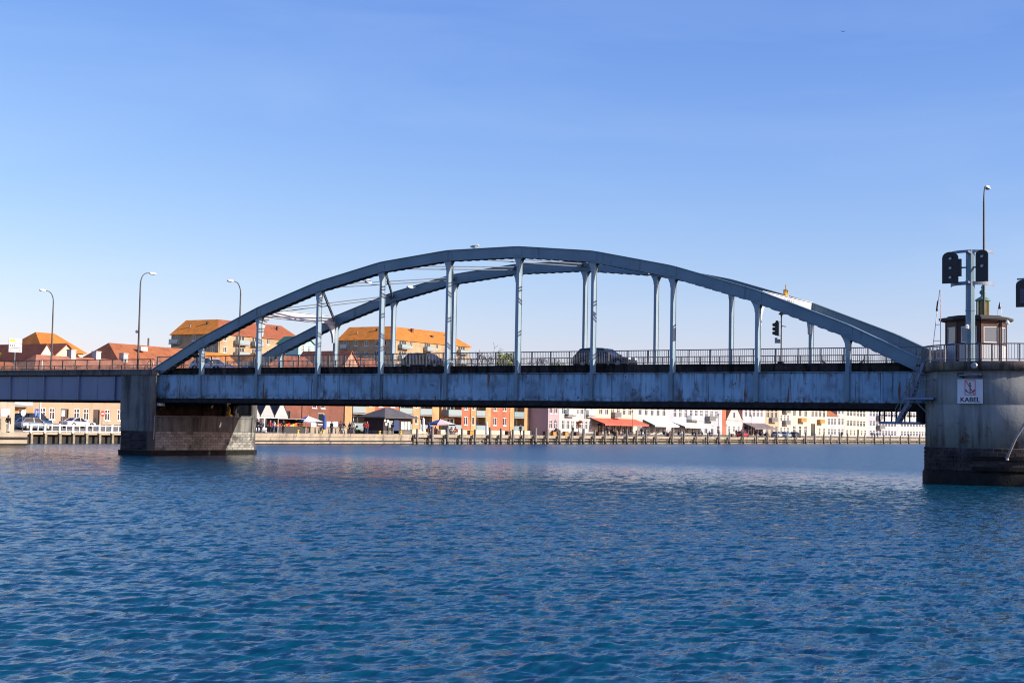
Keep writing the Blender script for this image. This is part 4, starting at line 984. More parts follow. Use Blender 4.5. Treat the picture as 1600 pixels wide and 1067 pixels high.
# ------------------------------------------------------------------ apartment blocks on the hill
def apart(name, labels, cu, cv, lw, rw, z_e, ridge, roofL, roofR, winsL, winsR, balL, balR, endhip):
    z0 = gz(cu, cv)
    rows = [z_e-1.15 - 2.75*k for k in range(4)]
    A = Bld(name, labels, (cu-lw, cv), '-v', lw, 10, z0, z_e, b_tan, cat='apartment block')
    for z in rows:
        for t in winsL: A.win(t, z, 1.25, 1.35, 'pair')
        for a, b in balL: A.win((a+b)/2, z-.25, (b-a)*.8, 2.05, 'triple')
    A.done((1, 0))
    for z in rows:
        for a, b in balL: A.balcony(a, b, z-1.32, 1.2)
    B = Bld(name, None, (cu, cv), 'u', rw, 10, z0, z_e, b_tan, root=A.root)
    for z in rows:
        for t in winsR: B.win(t, z, 1.1, 1.4, 'pair')
        for a, b in balR: B.win((a+b)/2, z-.25, (b-a)*.78, 2.05, 'triple')
    B.done((0, 1))
    for z in rows:
        for a, b in balR: B.balcony(a, b, z-1.32, 1.3)
    # L-shaped roof: hip over the outer corner, valley over the inner one
    o_ = .38; zl = z_e - o_*ridge/5; zr = z_e + ridge; L_ = cu-lw-.25; E_ = cv+rw+(.3 if endhip == 0 else o_)
    pA0, pC, pI, pA1 = (L_, cv-o_, zl), (cu+o_, cv-o_, zl), (cu-10-o_, cv+10+o_, zl), (L_, cv+10+o_, zl)
    rA, rC, rB = (L_, cv+5, zr), (cu-5, cv+5, zr), (cu-5, E_-endhip, zr); pB0, pB1 = (cu+o_, E_, zl), (cu-10-o_, E_, zl)
    def rp(nm, mat, polys):
        mb = MB()
        for po in polys:
            n_ = len(po); mb.add(list(po) + [(x, y, z-.14) for x, y, z in po], [tuple(range(n_)), tuple(range(2*n_-1, n_-1, -1))] + [(q, (q+1) % n_, n_+(q+1) % n_, n_+q) for q in range(n_)])
        return mb.build(nm, mat, A.root)
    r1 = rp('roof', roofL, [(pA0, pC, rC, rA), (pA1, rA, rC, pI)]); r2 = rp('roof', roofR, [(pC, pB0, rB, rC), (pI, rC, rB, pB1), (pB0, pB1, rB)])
    mb = MB(); mb.prism([(cv, z_e-.01), (cv+10, z_e-.01), (cv+5, zr-.16)], 'x', cu-lw, cu-lw+.15); mb.build('gable', b_tan, A.root)
    A.chimney(lw*.55, -3.3, z_e+ridge*.45, z_e+ridge*.8, m_doorg, .2, .2, parent=r1); A.chimney(lw*.25, -2.2, z_e+ridge*.2, z_e+ridge*.62, m_grey, .12, .12, parent=r1); B.chimney(rw*.35, -3.4, z_e+ridge*.4, z_e+ridge*.95, b_dark, .35, .3, parent=r2); B.part('skylight', m_glass, (rw*.55, rw*.55+.9, -2.6, -1.9, z_e+ridge*.42, z_e+ridge*.56), parent=r2); B.chimney(rw*.8, -3, z_e+ridge*.45, z_e+ridge*.85, m_doorg, .2, .2, parent=r2)
    B.pipe(.25, z0, z_e-.2, m_doorg)
apart('apartment_block', 'tan brick apartment block with half orange half brown roof behind the left arch foot', -148.4, 168.25, 15.0, 29.9, 23.45, 3.5, tile('sun-brightened orange tiles', (1.0, .31, .025)), r_br,  # left wing tiles brightened, stronger sun put into their colour
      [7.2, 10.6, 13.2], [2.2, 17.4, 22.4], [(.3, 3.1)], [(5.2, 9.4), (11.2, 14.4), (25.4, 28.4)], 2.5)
apart('apartment_block', 'tan brick apartment block with all-orange roof between the left hangers', -134.4, 218.0, 18.4, 34.9, 24.85, 3.5, tile('sun-brightened orange tiles', (1.0, .31, .025)), r_or,  # same tile colour, lifted to look sunlit on the left wing
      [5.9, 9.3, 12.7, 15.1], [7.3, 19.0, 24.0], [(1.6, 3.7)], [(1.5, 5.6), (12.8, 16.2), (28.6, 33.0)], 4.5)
# ------------------------------------------------------------------ roofs behind the approach
B = Bld('row_house', 'long beige plastered house with dark doors on the left quay', (-57, 36.8), 'u', 26.7, 9, 1.9, 7.4, w_beige)
for t in (1.7, 3.2, 7.2, 8.8, 12.4, 14.6, 17.2, 19.7, 22.2, 24.7): B.win(t, 3.45, .95, 1.45, 'cross')
for t in (1.7, 4.5, 7.2, 10.6, 14.2, 17.7, 21.2, 24.7): B.win(t, 6.1, .95, 1.3, 'cross')
B.win(5.2, 3.0, 1.25, 2.2, 'door', m_doorg); B.win(10.5, 3.0, 1.1, 2.2, 'door', m_doorg); B.done()
r_ = B.eaves_roof(3.6, M('pinkish red tiles', (.40, .17, .10), .85, (.27, .11, .07), .9, .35, 6, contrast=(.3, .7)), .4, (4.6, 0))
for t in (10.0, 14.3, 19.2): B.chimney(t, -4.5, 10.3, 11.95, w_white, .42, .42, parent=r_)
B.part('plinth', m_fascia2, (0, 26.7, .01, .05, -.1, 2.2))
B = Bld('corner_house', 'ochre house with a white railed balcony at the left end of the beige house', (-56.6, 29.4), 'u', 7.2, 9, 1.9, 7.2, plaster('orange ochre plaster', (.42, .25, .11)))
B.win(3.2, 5.6, 3.2, 1.5, 'triple'); B.win(1.6, 3.2, 1.2, 1.5); B.win(5.6, 3.2, 1.2, 1.5); B.done(); B.balcony(.8, 6.2, 4.35, 1.2, m_white); B.eaves_roof(2.6, r_red, .4)
B = Bld('gable_house', 'house with white gable and long brown tiled roof above the approach railing', (-66.5, 42.9), 'u', 8.2, 26, 3, 7.4, w_white); B.row(2, 5.9, 1, 1.3).done(); B.gable_roof(5.4, r_br, .12)
B = Bld('hip_house', 'house with tall bright orange hipped roof at far left', (-73, 52.0), 'u', 7.2, 8, 4, 12.5, w_cream); B.row(2, 11.2, 1, 1.3).done(); r_ = B.eaves_roof(2.5, r_or, .4, (2.4, 2.2))
B = Bld('gable_house', 'small house with brown pointed roof beside the orange hipped roof', (-67.5, 49.2), 'u', 4.0, 6, 3, 11.5, w_cream); B.row(2, 10.6, .7, .9).done(); B.gable_roof(1.6, r_br, .3)
B = Bld('tiled_house', 'wide house with weathered red roof and white ridge pipe behind the chimneys', (-74, 67.4), 'u', 10.6, 10, 4, 11.3, b_dark); B.row(4, 10.6, 1, 1.3).done(); r_ = B.eaves_roof(3.1, r_red, .4, (2.6, 0)); B.part('skylight', m_white, (6.2, 7.6, -2.9, -2.3, 13.4, 14.0), parent=r_); B.part('ridge_pipe', m_grey, (10.35, 10.55, -5.2, -4.9, 13, 15.6), parent=r_)
B = Bld('tiled_house', 'lower red roofed house touching the left wing of the apartments', (-76, 78.3), 'u', 9, 10, 4, 11.2, b_dark); B.row(4, 10.0, 1, 1.3).done(); B.eaves_roof(3.3, r_red, .4)
B = Bld('tiled_house', 'brown roofed house at the left edge of the view', (-80, 30), 'u', 15, 10, 4, 10.5, w_cream); B.row(4, 9.2, 1, 1.3).done(); B.eaves_roof(3.6, r_br, .4)
# houses seen through the railing
B = Bld('tiled_house', 'house with orange tiled roof seen through the railing by the second hanger', (-76, 90), 'u', 7.0, 9, 5, 10.8, w_cream); B.row(2, 9.5, 1, 1.3).done(); B.eaves_roof(3.4, r_or, .4)
B = Bld('gable_house', 'house with pale gable and orange roof seen between the left hangers', (-77, 97.5), 'u', 7.0, 11, 5, 10.4, w_cream); B.row(2, 9.2, 1, 1.3).done(); B.gable_roof(3.8, r_or, .3)
B = Bld('brick_house', 'dark brick house with brown roof seen through the railing', (-77, 106), 'u', 13, 10, 5, 11.4, b_dark); B.row(5, 10.3, 1, 1.3).done(); B.eaves_roof(3.3, r_br, .4)
B = Bld('gable_house', 'pinkish gabled house seen through the railing before the dark apartment wing', (-76, 121.6), 'u', 6.8, 11, 5, 12.2, plaster('salmon plaster', (.66, .36, .22))); B.row(2, 11, 1, 1.2).done(); B.gable_roof(3.9, r_br, .3)
B = Bld('brick_house', 'brick house with red roof behind the middle railing', (-78, 129.5), 'u', 11.5, 10, 5, 12.4, b_dark); B.row(4, 11.2, 1, 1.2).done(); B.eaves_roof(3.0, r_red, .4)
B = Bld('gable_house', 'dark slated gable house with white verge seen behind the railing', (-76, 141.8), 'u', 12.4, 11, 5, 11.8, w_grey); B.row(3, 10.7, 1, 1.2).done(); B.gable_roof(3.0, r_dk, .3)
B = Bld('tower_house', 'small turquoise building with dark green roof between the apartment blocks', (-118, 160.5), 'u', 5.2, 6, 10, 20.2, plaster('turquoise plaster', (.36, .58, .55))); B.row(2, 19, .9, 1.4).done(); B.gable_roof(1.6, M('dark green roof', (.05, .16, .13), .7), .3)
B = Bld('brick_house', 'low row of brick sheds with red roofs right of the apartments', (-80, 155.5), 'u', 26, 8, 5, 12.6, b_tan); B.row(9, 11.4, 1, 1.1).done(); B.eaves_roof(2.0, r_red, .3)

# ------------------------------------------------------------------ quay front, left to right
pv = empty('gabled_pavilion', (-52, 72, QZ), 'white quayside pavilion with two pointed white gables and glass front', 'pavilion')
mb = MB(); mb.box(-60, -49.2, 67.0, 76.2, QZ-.3, 3.75); mb.build('wall', w_white, pv)
for k in range(3):
    v = 67.2 + 3.0*k
    mb = MB(); mb.prism([(v, 3.75), (v+3.0, 3.75), (v+1.5, 5.9)], 'x', -49.35, -49.15); g = mb.build('gable', w_white, pv)
    mb = MB(); mb.add([(-49.1, v-.05, 3.70), (-49.1, v+1.5, 5.98), (-60, v+1.5, 5.98), (-60, v-.05, 3.70), (-49.1, v-.05, 3.58), (-49.1, v+1.5, 5.86), (-60, v+1.5, 5.86), (-60, v-.05, 3.58)], [(0,1,2,3),(4,7,6,5),(0,4,5,1),(3,2,6,7)])
    mb.add([(-49.1, v+3.05, 3.70), (-49.1, v+1.5, 5.98), (-60, v+1.5, 5.98), (-60, v+3.05, 3.70), (-49.1, v+3.05, 3.58), (-49.1, v+1.5, 5.86), (-60, v+1.5, 5.86), (-60, v+3.05, 3.58)], [(0,3,2,1),(4,5,6,7),(0,1,5,4),(3,7,6,2)]); mb.build('roof', r_dk, pv)
for k in range(7):
    v = 67.3 + 1.25*k; f, p = win_mesh(1.15, 1.6, 'plain', m_frame); w_ = link('window', f, pv, (-49.04, v+.6, 2.75)); pp = bpy.data.objects.new('pane', p); COL.objects.link(pp); pp.parent = w_
B = Bld('brick_hall', 'big dark red brick hall behind the open blue parasol', (-52, 78.0), 'u', 14.6, 14, QZ, 8.6, b_dark, cat='hall')
for t in (7.6, 9.6): B.win(t, 5.6, 1.1, 1.0, 'plain')
B.win(9.2, 3.55, 1.5, 1.7, 'plain', m_white); B.win(1.2, 3.1, 1.6, 3.0, 'door', m_doorg); B.done(); B.part('parapet', m_fascia2, (-.1, 14.7, -14.1, .1, 8.6, 8.8)); B.pipe(4.6, QZ, 8.5, m_doorg)
# red and yellow apartments on the quay
seg = [('yellow', 92.8, 94.6), ('glass', 94.6, 98.0), ('yellow', 98.0, 100.5), ('red', 100.5, 107.0), ('balc', 107.0, 110.8), ('yellow', 110.8, 112.8), ('balc', 112.8, 116.4), ('yellow', 116.4, 118.4), ('dark', 118.4, 121.2), ('balc', 121.2, 125.4), ('red', 125.4, 128.2), ('yellow', 128.2, 129.9), ('balc', 129.9, 133.0), ('yellow', 133.0, 134.6), ('red', 134.6, 141.2), ('yellow', 141.2, 142.6), ('balc', 142.6, 146.2), ('yellow', 146.2, 148.0)]
root_ap = empty('quay_apartments', (-56, 120, QZ), 'row of orange red and yellow brick quay apartments with glass balconies', 'apartment block')
ztop = 10.3
for kind, a, b in seg:
    mat = {'yellow': b_yel, 'red': b_red, 'dark': b_dark, 'glass': w_grey, 'balc': b_yel}[kind]  # the 'dark' bay takes darker brick to paint its recess shade
    uf = {'yellow': -51.9, 'red': -52.0, 'dark': -55.2, 'glass': -53.2, 'balc': -53.3}[kind]
    S = Bld('bay', None, (uf, a), 'u', b-a, 10, QZ, ztop, mat, root=root_ap)
    if kind == 'red':
        n = 2 if b-a > 4 else 1
        for z in (3.75, 6.35, 8.95):
            for i in range(n): S.win((b-a)*(i+.5)/n, z, 1.15, 1.45, 'pair')
    elif kind in ('balc', 'glass'):
        for z in (3.0, 5.65, 8.3): S.win((b-a)/2, z, (b-a)*.86, 2.15, 'triple')
    elif kind == 'yellow' and a in (98.0, 110.8, 128.2):
        for z in (3.75, 6.35, 8.95): S.win((b-a)/2, z, .8, 1.4, 'plain')
    # the wall of each bay is a part of the row
    S.done()
    if kind in ('balc', 'glass'):
        for z in (1.95, 4.55, 7.2):
            S.balcony(.06, b-a-.06, z, 1.45)
    if kind == 'yellow':
        for z in (7.0,): S.part('band', w_cream, (0, b-a, .003, .05, z, z+.12))
mb = MB(); mb.box(-62, -51.6, 92.8, 148.0, ztop, ztop+.22); mb.build('roof', r_gr, root_ap)
mb = MB(); mb.box(-51.85, -51.35, 110, 148, QZ-.1, QZ+.75); mb.build('base_wall', w_cream, root_ap)

# old houses, facade line at u = -48
def old(name, label, v0, v1, z1, wall, rows, n, w=.95, h=1.5, roof=('e', 2.6, None), kind='cross', extra=None, uf=-48.0, fm=None, z0=QZ):
    B = Bld(name, label, (uf, v0), 'u', v1-v0-.04, 10, z0, z1, wall)
    for z in rows: B.row(n, z, min(w*1.18, (v1-v0)*.88/max(n, 1)*.8), h*1.06, kind, fm=fm)
    if extra: extra(B)
    B.done()
    if roof[0] == 'e': B.eaves_roof(roof[1], roof[2] or r_red, .3)
    else: B.gable_roof(roof[1], roof[2] or r_red, .25)
    B.part('cornice', w_white, (-.02, v1-v0-.02, .003, .16, z1-.35, z1-.1)); B.part('plinth', m_fascia2, (0, v1-v0-.04, .003, .05, z0-.2, z0+.5))
    return B
old('town_house', 'narrow lavender house with a mauve shaded side wall', 148.2, 152.2, 10.2, w_mauve, (3.4, 6.2, 8.8), 2)
B = old('town_house', 'white town house with a bay and small balconies next to the lavender house', 152.2, 166.4, 10.4, w_white, (3.4, 6.25, 9.0), 7, .9, 1.6)
B.part('oriel', w_white, (2.2, 5.2, .003, .7, 4.9, 5.3), (10.0, 12.6, .003, .7, 4.9, 5.3)); B.balcony(2.2, 5.2, 5.3, .9, m_white); B.balcony(10, 12.6, 5.3, .9, m_white)
old('town_house', 'cream town house above the red awning', 166.4, 183.4, 10.6, w_cream, (6.4, 9.1), 6, 1.1, 1.65, extra=lambda B: [B.win(2+2.6*i, 2.9, 2.0, 2.2, 'triple', m_doorg) for i in range(6)]).balcony(6.6, 9.4, 5.05, .9, m_rail)
old('town_house', 'bright white town house with five upper windows right of the red awning', 183.4, 199.3, 11, w_white, (6.6, 9.3), 5, 1.2, 1.8, extra=lambda B: [B.win(2+2.9*i, 3.0, 1.6, 2.3, 'triple') for i in range(5)])
B = old('town_house', 'long cool white town house with stone balcony by the white awnings', 199.3, 227.3, 11.2, w_grey, (6.4, 9.2), 9, 1.15, 1.75, extra=lambda B: [B.win(2.2+3.4*i, 3.0, 1.5, 1.9, 'cross') for i in range(8)])
B.balcony(9, 14.5, 5.0, 1.2, m_white); B.balcony(18.5, 22, 5.0, 1.2, m_rail)
old('gable_house', 'white gabled house with red roof between taller town houses', 229.5, 239.0, 5.6, w_white, (3.2,), 3, .9, 1.4, roof=('g', 4.2, r_red)).part('attic_window', m_glass, (4.3, 5.2, -.02, .04, 5.9, 7.1))
old('brick_house', 'narrow brick red house end beside the white gable', 227.3, 229.5, 8.0, b_red, (), 0)
old('town_house', 'pink town house with a grey awning', 239.2, 253.1, 11.4, w_pink, (7.2, 9.9), 5, 1.2, 1.9, extra=lambda B: [B.win(2.2+3*i, 3.0, 2.2, 2.3, 'triple', m_doorg) for i in range(4)])
old('town_house', 'ochre town house with arched white windows', 253.1, 262.3, 11.6, w_och, (7.3, 10.0), 3, 1.5, 2.2, extra=lambda B: [B.win(1.6+3*i, 3.2, 1.6, 2.2, 'triple') for i in range(3)]).balcony(2.5, 6.5, 5.2, .9, m_rail)
B = old('town_house', 'pale cream narrow house with dark balconies', 262.3, 270.1, 11.4, plaster('warm white plaster', (.58, .53, .46)), (3.1, 6.2, 9.2), 3, 1.0, 1.6); B.balcony(2, 5.5, 4.6, 1, m_rail); B.balcony(2, 5.5, 7.6, 1, m_rail)
B = old('town_house', 'pale yellow house with flower balcony, left of its yellow twin', 270.1, 283.8, 11.6, w_yel, (3.2, 8.0), 3, 1.6, 2.3); B.balcony(5.2, 9.0, 5.4, 1.0, m_wood)
B = old('town_house', 'pale yellow house with ochre gateway and flower balcony', 283.8, 296.9, 11.4, w_yel, (8.0,), 4, 1.5, 2.3, extra=lambda B: (B.win(2.5, 3.3, 3.2, 3.6, 'door', m_wood), B.win(7.5, 3.0, 1.4, 2), B.win(11, 3.0, 1.4, 2))); B.balcony(5.4, 9.0, 5.2, 1.0, m_wood)
old('gable_house', 'small white house with red mansard roof among the yellow houses', 296.9, 305.0, 7.6, w_white, (3.0, 5.8), 3, 1.2, 1.7, roof=('e', 3.2, r_red))
old('town_house', 'narrow white house with dark windows', 305.0, 311.2, 11.2, w_white, (3.0, 5.9, 8.8), 2, 1.3, 1.8)
old('town_house', 'wide pale yellow house with three rows of white windows and yellow door', 311.2, 330.5, 11.8, w_yel, (5.5, 8.3), 6, 1.7, 1.6, extra=lambda B: [B.win(2+3.1*i, 2.9, 1.5, 1.7) if i != 3 else B.win(11.3, 2.6, 1.7, 2.6, 'door', m_yel) for i in range(6)])
B = old('town_house', 'long cool white house with dark balconies at the right end of the row', 330.5, 360, 11.8, w_grey, (2.9, 5.7, 8.5), 9, 1.5, 1.6); [B.balcony(8, 13, z, 1.2, m_rail) for z in (4.2, 7.0)]
old('town_house', 'white house with iron balconies next to the tower', 360, 392, 12.2, w_white, (2.9, 5.8, 8.7), 9, 1.6, 1.6)
old('town_house', 'last white house of the row, hidden by the tower', 392, 430, 12, w_cream, (2.9, 5.8, 8.7), 9, 1.6, 1.6)
# awnings
def awning(label, v0, v1, z0, z1, out, mat, uf=-47.98):
    o = empty('awning', (uf, (v0+v1)/2, z1), label, 'awning')
    mb = MB(); mb.add([(uf, v0, z1), (uf, v1, z1), (uf+out, v1, z0), (uf+out, v0, z0), (uf, v0, z1-.05), (uf, v1, z1-.05), (uf+out, v1, z0-.05), (uf+out, v0, z0-.05)], [(0,1,2,3),(7,6,5,4),(0,3,7,4),(1,5,6,2),(2,6,7,3),(0,4,5,1)]); mb.build('canopy', mat, o)
    mb = MB(); mb.box(uf+out, uf+out+.03, v0, v1, z0-.32, z0-.01); mb.build('valance', mat, o)
    mb = MB()
    for v in (v0+.15, v1-.15): mb.tube([(uf, v, z1-.8), (uf+out-.1, v, z0-.06)], .03, 5)
    mb.build('arm', m_grey, o)
m_awr = M('faded red awning cloth', (.70, .13, .07), .8, (.6, .1, .06), 1); m_aww = M('white awning cloth', (.72, .74, .72), .8, (.62, .65, .63), 1); m_awg = M('dark grey awning cloth', (.13, .11, .12), .8, (.2, .17, .17), .8)
awning('long red awning over the cafe under the cream house', 164.5, 183.2, 3.75, 4.85, 3.2, m_awr); awning('white awning of the cafe right of the red awning', 187, 198.5, 3.7, 4.9, 2.8, m_aww); awning('second white awning over a shaded terrace', 201, 216, 3.6, 4.5, 3.0, m_aww); awning('dark grey awning under the pink house', 239.6, 252.6, 3.6, 4.8, 3.0, m_awg)
# ------------------------------------------------------------------ left quay and abutment
ab = empty('bridge_abutment', (-40, 6, 0), 'pale concrete abutment under the left end of the approach span', 'abutment')
m_abut = M('pale abutment concrete', (.44, .38, .30), .9, (.34, .29, .23), .6, .3, 6, streak=[((.2, .17, .14), 1.2, .2, .55, .7, None)])
mb = MB(); mb.box(-62, -31.6, -.6, 12.9, -3, 6.49); mb.build('wall', m_abut, ab)
mb = MB(); mb.box(-62, -29.7, -1.4, 13.0, -3, 1.36); mb.build('landing', m_abut, ab)
mb = MB(); mb.box(-29.699, -29.5, -1.4, 13.0, .75, .95); mb.box(-29.699, -29.45, -1.4, 13.0, .12, .32); mb.build('rubbing_strake', m_voidq, ab)
mb = MB(); mb.box(-62, -44.2, 12.9, 20, -3, 1.85); mb.build('side_wall', m_abut, ab)
mb = MB(); mb.box(-44.35, -44.1, 19, 53, -3, 1.0); qb = mb.build('quay_bulkhead', m_voidq); tag(qb, 'dark timber bulkhead behind the white fenced jetty', 'quay')
m_qdeck = M('pale jetty boards', (.44, .36, .27), .9, (.33, .27, .2), 1, .2, 8)
fq = empty('jetty_fence', (-43.6, 33, QZ), 'white painted timber fence on piles along the left jetty', 'fence')
mb = MB(); mb.box(-44.4, -43.45, 20.0, 53, 1.02, 1.28); mb.build('jetty_edge', m_qdeck, fq)
FV = [25.1, 27.1, 29.2, 31.2, 33.2, 35.2, 37.2, 39.2, 41.3, 43.4, 45.5]
mb = MB(); mb.box(-.13, .13, -.13, .13, 0, 1.0); mb.box(-.15, .15, -.15, .15, 1.0, 1.05); fm1 = mb.mesh('fence_post', m_white)
mb = MB(); mb.box(-.14, .14, -.16, .16, -3, 1.2); fm2 = mb.mesh('pile', M('pale stained pile', (.30, .25, .17), .9, (.2, .17, .11), 2, .3, 8))
mb = MB(); mb.box(-.05, .05, -.05, .05, 0, .9); fm3 = mb.mesh('intermediate_post', m_white)
for v in FV: link('fence_post', fm1, fq, (-43.45, v, 1.20)); link('pile', fm2, fq, (-43.30, v, 0)); link('intermediate_post', fm3, fq, (-43.45, v+1.03, 1.28))
for z0, z1 in ((2.02, 2.15), (1.36, 1.44)):
    mb = MB(); mb.box(-43.52, -43.38, 24, 46.5, z0, z1); mb.build('rail', m_white, fq)
mb = MB(); mb.box(-44.3, -62, 12.5, 56, 1.3, 1.31); 
# signs
def sign(name, label, u, v, z, zt, shape, mat, extra=None, pole=None):
    o = empty(name, (u, v, z), label, 'sign')
    mb = MB(); mb.tube([(u, v, z), (u, v, zt-.1)], .045, 6); mb.build('pole', pole or m_grey, o)
    mb = MB()
    if shape[0] == 'disc':
        mb.lathe([(shape[1], -.015), (shape[1], .015)], (0, 0, 0), 16); mb.v = [(u + .07 + c, v + a, zt + b) for a, b, c in mb.v]
    else: mb.box(u+.055, u+.085, v-shape[1]/2, v+shape[1]/2, zt-shape[2]/2, zt+shape[2]/2)
    p = mb.build('plate', mat, o)
    if extra: extra(o, p)
    return o
def bar_(o, p):
    mb = MB(); x, y, z = WLOC[o]; mb.box(x+.09, x+.095, y-.24, y+.24, 3.50, 3.62); mb.build('white_bar', m_white, p)
sign('no_entry_sign', 'round red no entry sign on the left quay', -48, 39.9, 1.7, 3.56, ('disc', .36), m_red, bar_)
def p_(o, p):
    x, y, z = WLOC[o]
    for (a, b, c, d) in ((-.16, -.08, -.28, .28), (-.08, .12, .18, .28), (-.08, .12, -.04, .06), (.10, .18, .02, .22)):
        mb = MB(); mb.box(x+.09, x+.095, y+a, y+b, 3.48+c, 3.48+d); mb.build('symbol_stroke', m_white, p)
sign('parking_sign', 'blue rectangular sign on the left quay', -47, 28.9, 1.6, 3.48, ('rect', .62, .9), m_blu, p_)
sign('round_sign', 'round pale sign seen from behind near the abutment', -46, 26.1, 1.5, 3.43, ('disc', .36), M('pale sign back', (.6, .6, .55), .5))
sign('grey_sign', 'small grey rectangular sign in front of a dark door', -47, 32.8, 1.6, 3.5, ('rect', .55, .75), M('sign grey', (.42, .44, .48), .5))
wp = empty('white_pole', (-46.5, 29.0, 1.5), 'tall white pole standing on the left quay', 'pole')
mb = MB(); mb.tube([(-46.5, 29.0, 1.4), (-46.5, 29.0, 9.6)], [.1, .07], 8); mb.build('pole', m_white, wp)
mb = MB(); mb.lathe([(.14, 1.4), (.14, 1.9)], (-46.5, 29, 0), 8); mb.build('base', m_white, wp)
# small notice on the abutment, shop direction board above the approach
nt = empty('notice_board', (-31.5, 11.6, 3.3), 'small white notice on the pale abutment wall', 'sign')
mb = MB(); mb.box(-31.59, -31.55, 11.2, 12.2, 3.0, 3.75); mb.build('plate', m_white, nt)
db = empty('direction_board', (-33, 11.5, 7.0), 'white three panel direction board above the approach railing', 'sign')
bx, by = -27.7, 9.45
db.location = (bx, by, 6.9); WLOC[db] = Vector((bx, by, 6.9))
mb = MB(); mb.tube([(bx-.06, by, 6.9), (bx-.06, by, 10.6)], .05, 6); mb.build('pole', m_grey, db)
for k, (z0, z1) in enumerate(((10.18, 10.62), (9.72, 10.14), (9.28, 9.68))):
    mb = MB(); mb.box(bx, bx+.04, by-.85, by+.75, z0, z1); p = mb.build('panel', M('dull white board', (.5, .5, .5), .6), db)
    mb = MB()
    if k == 0: mb.box(bx+.042, bx+.047, by-.75, by-.1, z0+.12, z1-.1); mb.build('yellow_mark', m_yel, p)
    else:
        for q in ((-.7, -.58), (-.45, -.33), (-.2, -.08)) if k == 1 else ((-.65, -.53), (.45, .57)): mb.box(bx+.042, bx+.047, by+q[0], by+q[1], z0+.12, z1-.12)
        mb.build('dark_marks', m_rail if k == 1 else M('faded red', (.45, .12, .12), .6), p)

